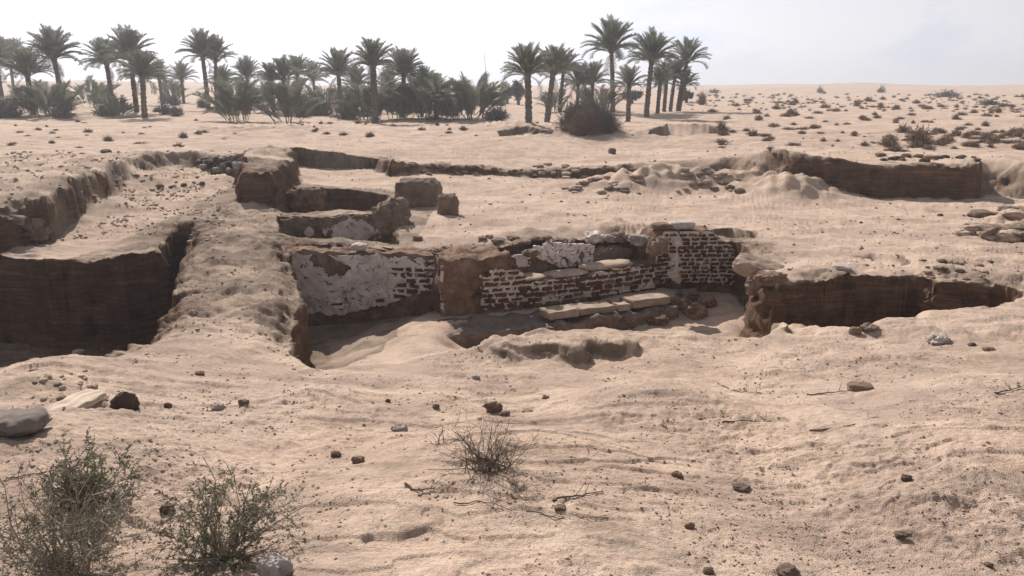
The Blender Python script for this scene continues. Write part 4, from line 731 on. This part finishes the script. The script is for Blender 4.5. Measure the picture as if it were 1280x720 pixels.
for (px, b, t, wd, lb, ln, sd) in PALMS:
    big = wd > 50; palm(px, b, t, wd, lb, ln, nf=60 if big else 44, seed=sd, r0=.20 if sd == 20 else (.17 if big else .14), dry=4 if sd in (6, 7, 20, 29) else 2, upright=.6 if sd in (3, 11, 16, 26) else 0)
for (px, b, t, wd, lb, sd) in [(62, 146, 98, 62, 'wide dark palm clump at far left', 1), (40, 140, 108, 34, 'lower palm clump near the left edge', 2), (118, 134, 96, 36, 'palm clump left of the tall pair in the left grove', 3), (148, 146, 118, 30, 'ragged low clump under the left grove', 4), (217, 128, 100, 26, 'small dark clump beside the small separate palm', 5), (296, 151, 94, 46, 'dense dark palm clump behind the earth pillar', 6), (360, 153, 98, 52, 'dense dark palm clump, second one behind the pillar', 7), (326, 140, 102, 34, 'thin clump between the two dense ones', 8), (430, 138, 104, 40, 'clump under the bushy centre palm', 9), (405, 136, 104, 30, 'brownish clump left of the centre palms', 10), (462, 150, 100, 44, 'dark clump wrapping the thick centre trunk', 11), (500, 148, 102, 44, 'clump right of the thick centre trunk', 12), (540, 150, 96, 50, 'clump with leaning outer fronds right of centre', 13), (586, 150, 93, 54, 'round bushy palm clump alone before the gap', 14), (566, 148, 104, 36, 'small clump leaning on the round bushy one', 15), (748, 142, 104, 40, 'dark clump behind the grey shrub', 16), (476, 136, 112, 40, 'low clump far behind the centre palms', 17), (608, 128, 104, 24, 'far clump at the left of the gap', 18), (692, 140, 112, 30, 'dark clump behind the right group trunks', 19)]:
    clump(px, b, t, wd, lb, sd, nf=54 if wd > 40 else 34)
# ------------------------------------------------------------------ shrubs
def twig_ball(name, n, seed, m, spread=1.0, blade=.018, up=.55, sub=3, cloud=0):
    r = np.random.RandomState(seed); V = []; F = []
    for i in range(n):
        a = r.rand() * 6.283; e = math.asin(min(1, up * .3 + r.rand() * (1 - .1))) if cloud == 0 else r.rand() * 1.5; d = np.array([math.cos(a) * math.cos(e), math.sin(a) * math.cos(e), math.sin(e) * up * 1.3]); l = r.uniform(.55, 1.0) * .5 * spread
        p0 = np.array([r.uniform(-.12, .12), r.uniform(-.12, .12), 0]); p1 = p0 + d * l * .6 + r.randn(3) * .03; p2 = p0 + d * l + r.randn(3) * .05
        segs = [(p0, p1, blade, blade * .8), (p1, p2, blade * .8, blade * .3)]
        for k in range(sub): b = p1 + (p2 - p1) * r.rand(); segs.append((b, b + (d * .5 + r.randn(3) * .6) * l * .33, blade * .7, blade * .2))
        for a_, b_, w0, w1 in segs:
            sd = np.cross(b_ - a_, r.randn(3)); sd /= np.linalg.norm(sd) + 1e-9; k = len(V); V += [a_ - sd * w0, a_ + sd * w0, b_ + sd * w1, b_ - sd * w1]; F.append((k, k + 1, k + 2, k + 3))
    V = np.array(V); V[:, 2] = np.maximum(V[:, 2], -.03); return np_mesh(name, V, np.array(F), m, False)
SC = [twig_ball('desert_scrub', 130, i, M['scrub'], up=u, blade=.02) for i, u in enumerate((.45, .6, .8, .5))]
SCG = [twig_ball('desert_scrub', 110, i + 9, M['grey_scrub'], up=u, blade=.018) for i, u in enumerate((.5, .7))]
def scrub(px, py, wpx, label, group=None, meshes=SC, zs=1.0, name='desert_scrub', cat='shrub'):
    p = gp(px, py); q = pxm(p); o = link(name, rr.choice(meshes)); o.location = (p.x, p.y, p.z - .02); s = wpx * q; o.scale = (s, s, s * rr.uniform(.8, 1.3) * zs); o.rotation_euler.z = rr.uniform(0, 6.28); tag(o, label, cat, group); return o
rr = random.Random(5)
# the big grey tamarisk before the right palms
p = gp(736, 166); q = pxm(p); root = empty('tamarisk_bush', p); tag(root, 'large rounded grey brown leafless shrub in front of the right palms', 'shrub')
for (dx, dy, s, hh, mm) in ((-16, .6, 44, 40, 'grey_scrub'), (8, .9, 50, 42, 'grey_scrub'), (20, 0, 38, 28, 'grey_scrub'), (-6, -.3, 42, 30, 'scrub'), (2, .2, 56, 34, 'grey_scrub')):
    o = link('branches', twig_ball('branches', 750, int(s), M[mm], blade=.007, up=.9, sub=4, cloud=1), root); o.location = (dx * q, dy, 0); o.scale = (s * q * 1.1, s * q, hh * q * 1.6)
scrub(877, 131, 15, 'compact dark shrub on the rise right of the palms', meshes=[SC[2]], zs=1.8); scrub(1148, 181, 34, 'largest brown shrub on the right plain above the far cut', meshes=[SC[2]], zs=1.1); scrub(1158, 180, 26, 'brown shrub leaning against the largest one on the right plain', meshes=[SC[0]])
p = gp(1183, 122)
for px, py, wd, zs, lb in ((1183, 121, 34, .7, 'flat topped bluish shrub on the horizon slope at right'), (1237, 131, 30, .5, 'low bluish shrub on the slope near the right edge'), (1025, 116, 9, 2.2, 'tiny upright dark shrub on the right horizon'), (1101, 116, 12, 1.6, 'small dark tree shape on the right horizon'), (893, 116, 16, .8, 'low dark shrub on the horizon right of the palms'), (1030, 117, 6, 1.4, 'tiny pale shrub beside the upright one on the horizon')):
    scrub(px, py, wd, lb, meshes=SCG, zs=zs)
def field(k, x0, y0, x1, y1, w0, w1, label, group, pw=1.3, meshes=SC, zz=1.0):
    for i in range(k):
        t = rr.random() ** pw; py = y0 + (y1 - y0) * t; px = rr.uniform(x0, x1); scrub(px, py, (w0 + (w1 - w0) * t) * rr.uniform(.55, 1.35), label, group, meshes, zs=zz * rr.uniform(.7, 1.1))
field(60, 870, 119, 1290, 150, 8, 14, 'small brown desert shrub on the distant right plain', 'scrub on the distant right plain', 1.1)
field(75, 900, 148, 1290, 186, 10, 18, 'low brown desert shrub on the right plain behind the far cut', 'scrub behind the far cut', 1.2)
field(44, 1090, 164, 1290, 190, 16, 26, 'bushy brown shrub in the dense row above the right end of the far cut', 'dense row of scrub at right')
field(34, 0, 150, 300, 185, 6, 14, 'small dry tuft on the sand before the left palms', 'dry tufts before the left palms', 1.2, SCG + SC)
field(26, 300, 150, 700, 172, 6, 12, 'small dry tuft on the sand before the centre palms', 'dry tufts before the centre palms', 1.2, SCG + SC)
field(36, 0, 124, 420, 148, 14, 32, 'grey brushwood at the foot of the left palms', 'brushwood under the left palms', 1, SCG, 1.7)
field(28, 400, 128, 640, 151, 14, 32, 'grey brushwood at the foot of the centre palms', 'brushwood under the centre palms', 1, SCG, 1.7)
def field_stuff(k, x0, y0, x1, y1, w0, w1, label):      # the farthest and smallest scrub, past telling apart
    VV = []; FF = []; b = 0; src = [twig_ball('tuft', 40, i + 40, M['scrub'], up=.5, blade=.03, sub=2) for i in range(3)]; dat = []
    for me in src:
        v = np.empty(len(me.vertices) * 3); me.vertices.foreach_get('co', v); f = np.empty(len(me.polygons) * 4, np.int32); me.loops.foreach_get('vertex_index', f); dat.append((v.reshape(-1, 3), f.reshape(-1, 4))); D.meshes.remove(me)
    for i in range(k):
        py = rr.uniform(y0, y1); px = rr.uniform(x0, x1); p = gp(px, py); q = pxm(p) * (w0 + (w1 - w0) * rr.random()); v, f = rr.choice(dat); VV.append(v * q + np.array(p)); FF.append(f + b); b += len(v)
    tag(link('distant_scrub', np_mesh('distant_scrub', np.concatenate(VV), np.concatenate(FF), M['scrub'], False)), label, kind='stuff')
field_stuff(260, 860, 118, 1290, 140, 3, 9, 'specks of scrub scattered to the horizon on the right plain')
# far broadleaf trees in the gap
def far_tree(px, base, top, wpx, label, sd):
    r = np.random.RandomState(sd); p = gp(px, base); q = pxm(p); Ht = (base - top) * q; W = wpx * q; root = empty('broadleaf_tree', p); tag(root, label, 'tree'); link('trunk', trunk_mesh(Ht * .4, .16, .1, (0, 0), sd), root)
    n = 1500; c = r.randn(14, 3) * [.28, .28, .2]; k = r.randint(0, 14, n); P_ = c[k] + r.randn(n, 3) * .14; P_ = P_ * [W * .62, W * .62, Ht * .55] + [0, 0, Ht * .58]; P_[:, 2] = np.clip(P_[:, 2], .05 * Ht, Ht)
    a = r.randn(n, 3); a /= np.linalg.norm(a, axis=1)[:, None]; b = np.cross(a, r.randn(n, 3)); b /= np.linalg.norm(b, axis=1)[:, None]; s = .16
    V = np.stack([P_ - a * s, P_ + b * s * .6, P_ + a * s], 1).reshape(-1, 3); F = np.arange(3 * n).reshape(-1, 3); o = link('crown', np_mesh('crown', V, F, M['leaf_far'], False), root)
far_tree(634, 130, 102, 24, 'round dark broadleaf tree in the gap between the palm groups', 1); far_tree(648, 131, 100, 18, 'narrow dark tree right of the round one in the gap', 2); far_tree(858, 128, 112, 18, 'small far tree below the rightmost palm', 3); far_tree(790, 129, 113, 24, 'low far tree between the right palm trunks', 4)
# thin mast leaning above the clump
p = gp(611, 140); q = pxm(p); bm = bmesh.new(); bmesh.ops.create_cone(bm, segments=6, radius1=.03, radius2=.012, depth=1, cap_ends=True); me = D.meshes.new('thin_mast'); bm.to_mesh(me); bm.free(); me.materials.append(M['grey_scrub'])
o = link('thin_mast', me); hgt = 74 * q; o.scale = (1, 1, hgt); o.location = (p.x - .12, p.y, p.z + hgt / 2 - .05); o.rotation_euler.y = -.09; tag(o, 'thin bare pole leaning left above the round palm clump', 'pole')
print('vegetation', time.time() - T0)

# ------------------------------------------------------------------ foreground bushes, stems and leaves
class Tubes:
    def __init__(s): s.V = []; s.F = []
    def add(s, pts, r0, r1, n=4):
        k0 = len(s.V); m = len(pts); t = (pts[1] - pts[0]).normalized(); a = t.orthogonal().normalized(); b = t.cross(a)
        for i, p in enumerate(pts):
            r_ = r0 + (r1 - r0) * i / (m - 1)
            for j in range(n): an = 6.283 * j / n; s.V.append(tuple(p + (a * math.cos(an) + b * math.sin(an)) * r_))
        for i in range(m - 1):
            for j in range(n): s.F.append((k0 + i * n + j, k0 + i * n + (j + 1) % n, k0 + (i + 1) * n + (j + 1) % n, k0 + (i + 1) * n + j))
def twig(rd, p, d, l, bend, seg=6):
    pts = [p.copy()]; d = d.normalized()
    for i in range(seg):
        d = (d + Vector((rd.gauss(0, bend), rd.gauss(0, bend), rd.gauss(0, bend)))).normalized(); p = p + d * (l / seg); pts.append(p.copy())
    return pts
def bush(name, px, py, label, seed, W, Ht, stems, leaves, spread=1.0, dirs=None, lean=Vector((0, 0, 0)), twigm='twig', sub=(4, 8), lf='leaf', r0=.0035, mid=.35):
    rd = random.Random(seed); p0 = gp(px, py); root = empty(name, p0); tag(root, label, 'bush'); T = Tubes(); LV = []; LF = []
    def leaf(p, d, s):
        if p.z < .0: return
        sd = d.cross(Vector((rd.gauss(0, 1), rd.gauss(0, 1), rd.gauss(0, 1)))).normalized(); k = len(LV); w_ = s * .22
        LV.extend([tuple(p), tuple(p + d * s * .5 + sd * w_), tuple(p + d * s), tuple(p + d * s * .5 - sd * w_)]); LF.append((k, k + 1, k + 2, k + 3))
    def leafy(pts, dens, s):
        for i in range(1, len(pts)):
            d = (pts[i] - pts[i - 1]).normalized()
            for _ in range(dens): q_ = pts[i - 1].lerp(pts[i], rd.random()); leaf(q_, (d * rd.uniform(.2, 1) + Vector((rd.gauss(0, .7), rd.gauss(0, .7), rd.gauss(0, .6)))).normalized(), s * rd.uniform(.6, 1.3))
    for i in range(stems):
        a = rd.uniform(0, 6.28); e = rd.uniform(.05, 1.35); d = Vector((math.cos(a) * math.cos(e) * spread, math.sin(a) * math.cos(e) * spread, math.sin(e))) + lean
        l = rd.uniform(.55, 1.05) * (W * .5 * math.cos(e) + Ht * math.sin(e)); b = p0 * 0 + Vector((rd.gauss(0, W * .06), rd.gauss(0, W * .06), -.01)); pts = twig(rd, b, d, l, .16, 8)
        for q_ in pts: q_.z = max(q_.z, -.005)
        T.add(pts, r0 * rd.uniform(.7, 1.3), r0 * .3)
        for k in range(rd.randint(*sub)):
            t = rd.uniform(.25, 1); j = min(7, int(t * 8)); q_ = pts[j]; dd = (pts[j + 1] - pts[j]).normalized() * .7 + Vector((rd.gauss(0, .6), rd.gauss(0, .6), rd.gauss(.15, .5))); l2 = l * rd.uniform(.18, .45); p2 = twig(rd, q_, dd, l2, .22, 5)
            for z_ in p2: z_.z = max(z_.z, -.004)
            T.add(p2, r0 * .5, r0 * .18, 3)
            if leaves: leafy(p2, leaves + 1, .013)
            for _ in range(rd.randint(1, 3)):
                m_ = rd.randint(1, 4); p3 = twig(rd, p2[m_], (p2[m_ + 1] - p2[m_]) * 20 + Vector((rd.gauss(0, .7), rd.gauss(0, .7), rd.gauss(.1, .6))), l2 * .5, .25, 3); T.add(p3, r0 * .3, r0 * .14, 3)
                if leaves: leafy(p3, leaves + 2, .012)
        if leaves: leafy(pts[4:], max(1, leaves - 1), .012)
    o = link('branches', D.meshes.new('branches'), root); o.data.from_pydata(T.V, [], T.F); o.data.materials.append(M[twigm])
    if LV: o = link('foliage', D.meshes.new('foliage'), root); o.data.from_pydata(LV, [], LF); o.data.materials.append(M[lf]); o['kind'] = 'stuff'
    return root
bush('desert_bush', 85, 716, 'largest grey green bush spreading over the lower left corner', 3, .84, .30, 50, 1, lean=Vector((.0, .05, 0)), twigm='twig', r0=.0040, sub=(3, 6))
bush('desert_bush', 112, 628, 'leafy green bush crown rising behind the largest corner bush', 4, .32, .30, 34, 3, twigm='twig', r0=.004, sub=(3, 6))
bush('desert_bush', 279, 698, 'smaller green bush with upright twigs beside the grey concrete chunk', 5, .38, .40, 42, 2, twigm='twig', r0=.0042, sub=(3, 6))
bush('dry_thorn_bush', 612, 588, 'bare dry thorn bush lying on the open sand at centre', 6, .62, .12, 62, 0, twigm='twig_dark', spread=1.2, r0=.0027, sub=(3, 6))
bush('dry_twig_tangle', 650, 618, 'loose tangle of dead twigs trailing right below the thorn bush', 7, .42, .05, 9, 0, twigm='twig_dark', spread=1.3, r0=.002, sub=(1, 4))
bush('dry_twig_tangle', 548, 556, 'small dead twig tuft left of the thorn bush', 8, .20, .09, 10, 0, twigm='twig_dark', r0=.002, sub=(1, 4))
bush('dry_weed', 906, 181, 'tiny dry weed on the far flat ground', 9, .5, .35, 12, 0, twigm='twig_dark', r0=.02, sub=(1, 3))
def stick(pxs, r_, label, seed):
    rd = random.Random(seed); pts = [gp(*p) for p in pxs]; b = pts[0].copy(); out = []
    for i in range(len(pts) - 1):
        for k in range(5): v = pts[i].lerp(pts[i + 1], k / 5); out.append(v + Vector((rd.gauss(0, .006), rd.gauss(0, .006), r_ * .7 + abs(rd.gauss(0, .004)))))
    out.append(pts[-1] + Vector((0, 0, r_))); T = Tubes(); T.add([v - b for v in out], r_, r_ * .4, 5)
    for k in range(3): i = rd.randint(2, len(out) - 2); T.add(twig(rd, out[i] - b, (out[i] - out[i - 1]) * 10 + Vector((rd.gauss(0, .5), rd.gauss(0, .5), .3)), .05 + rd.random() * .05, .2, 3), r_ * .5, r_ * .2, 3)
    o = link('dry_stick', D.meshes.new('dry_stick')); o.data.from_pydata(T.V, [], T.F); o.data.materials.append(M['twig_dark']); o.location = b; tag(o, label, 'stick')
for k, (pp, r_, lb) in enumerate([([(896, 480), (918, 490), (952, 493)], .006, 'thin forked stick on the sand right of centre'), ([(1008, 494), (1034, 493), (1060, 489)], .006, 'thin stick lying left of the flat brick fragment'), ([(900, 529), (930, 527), (962, 528)], .006, 'straight dry stick on the sand below the forked one'), ([(1012, 540), (1066, 532), (1098, 522)], .005, 'long thin stick slanting up on the right sand'), ([(506, 606), (520, 616), (544, 611)], .005, 'short curved stick left below the thorn bush'), ([(660, 640), (700, 650), (760, 648)], .003, 'long hair thin twig trailing right of the thorn bush'), ([(690, 626), (720, 622), (754, 616)], .005, 'dark crooked stick right of the thorn bush'), ([(1244, 492), (1262, 489), (1276, 485)], .006, 'short stick near the right edge of the sand'), ([(566, 632), (600, 628), (640, 640)], .003, 'thin bent twig under the thorn bush'), ([(10, 600), (60, 590), (110, 592)], .003, 'thin pale twig stretched on the sand at left')]): stick(pp, r_, lb, k)
print('done', time.time() - T0)
# ------------------------------------------------------------------ dusty air
bm = bmesh.new(); bmesh.ops.create_cube(bm, size=1); me = D.meshes.new('haze'); bm.to_mesh(me); bm.free()
hm = D.materials.new('dusty_air'); hm.use_nodes = True; hn = hm.node_tree; hn.nodes.clear(); ho = hn.nodes.new('ShaderNodeOutputMaterial'); hv = hn.nodes.new('ShaderNodeVolumePrincipled')
hv.inputs['Density'].default_value = .0014; hv.inputs['Color'].default_value = (.90, .92, .99, 1); hv.inputs['Anisotropy'].default_value = .3; hn.links.new(hv.outputs[0], ho.inputs['Volume']); me.materials.append(hm)
o = link('haze', me); o.scale = (7400, 7400, 34); o.location = (0, 0, 14); tag(o, 'thin dusty air over the desert', kind='stuff')
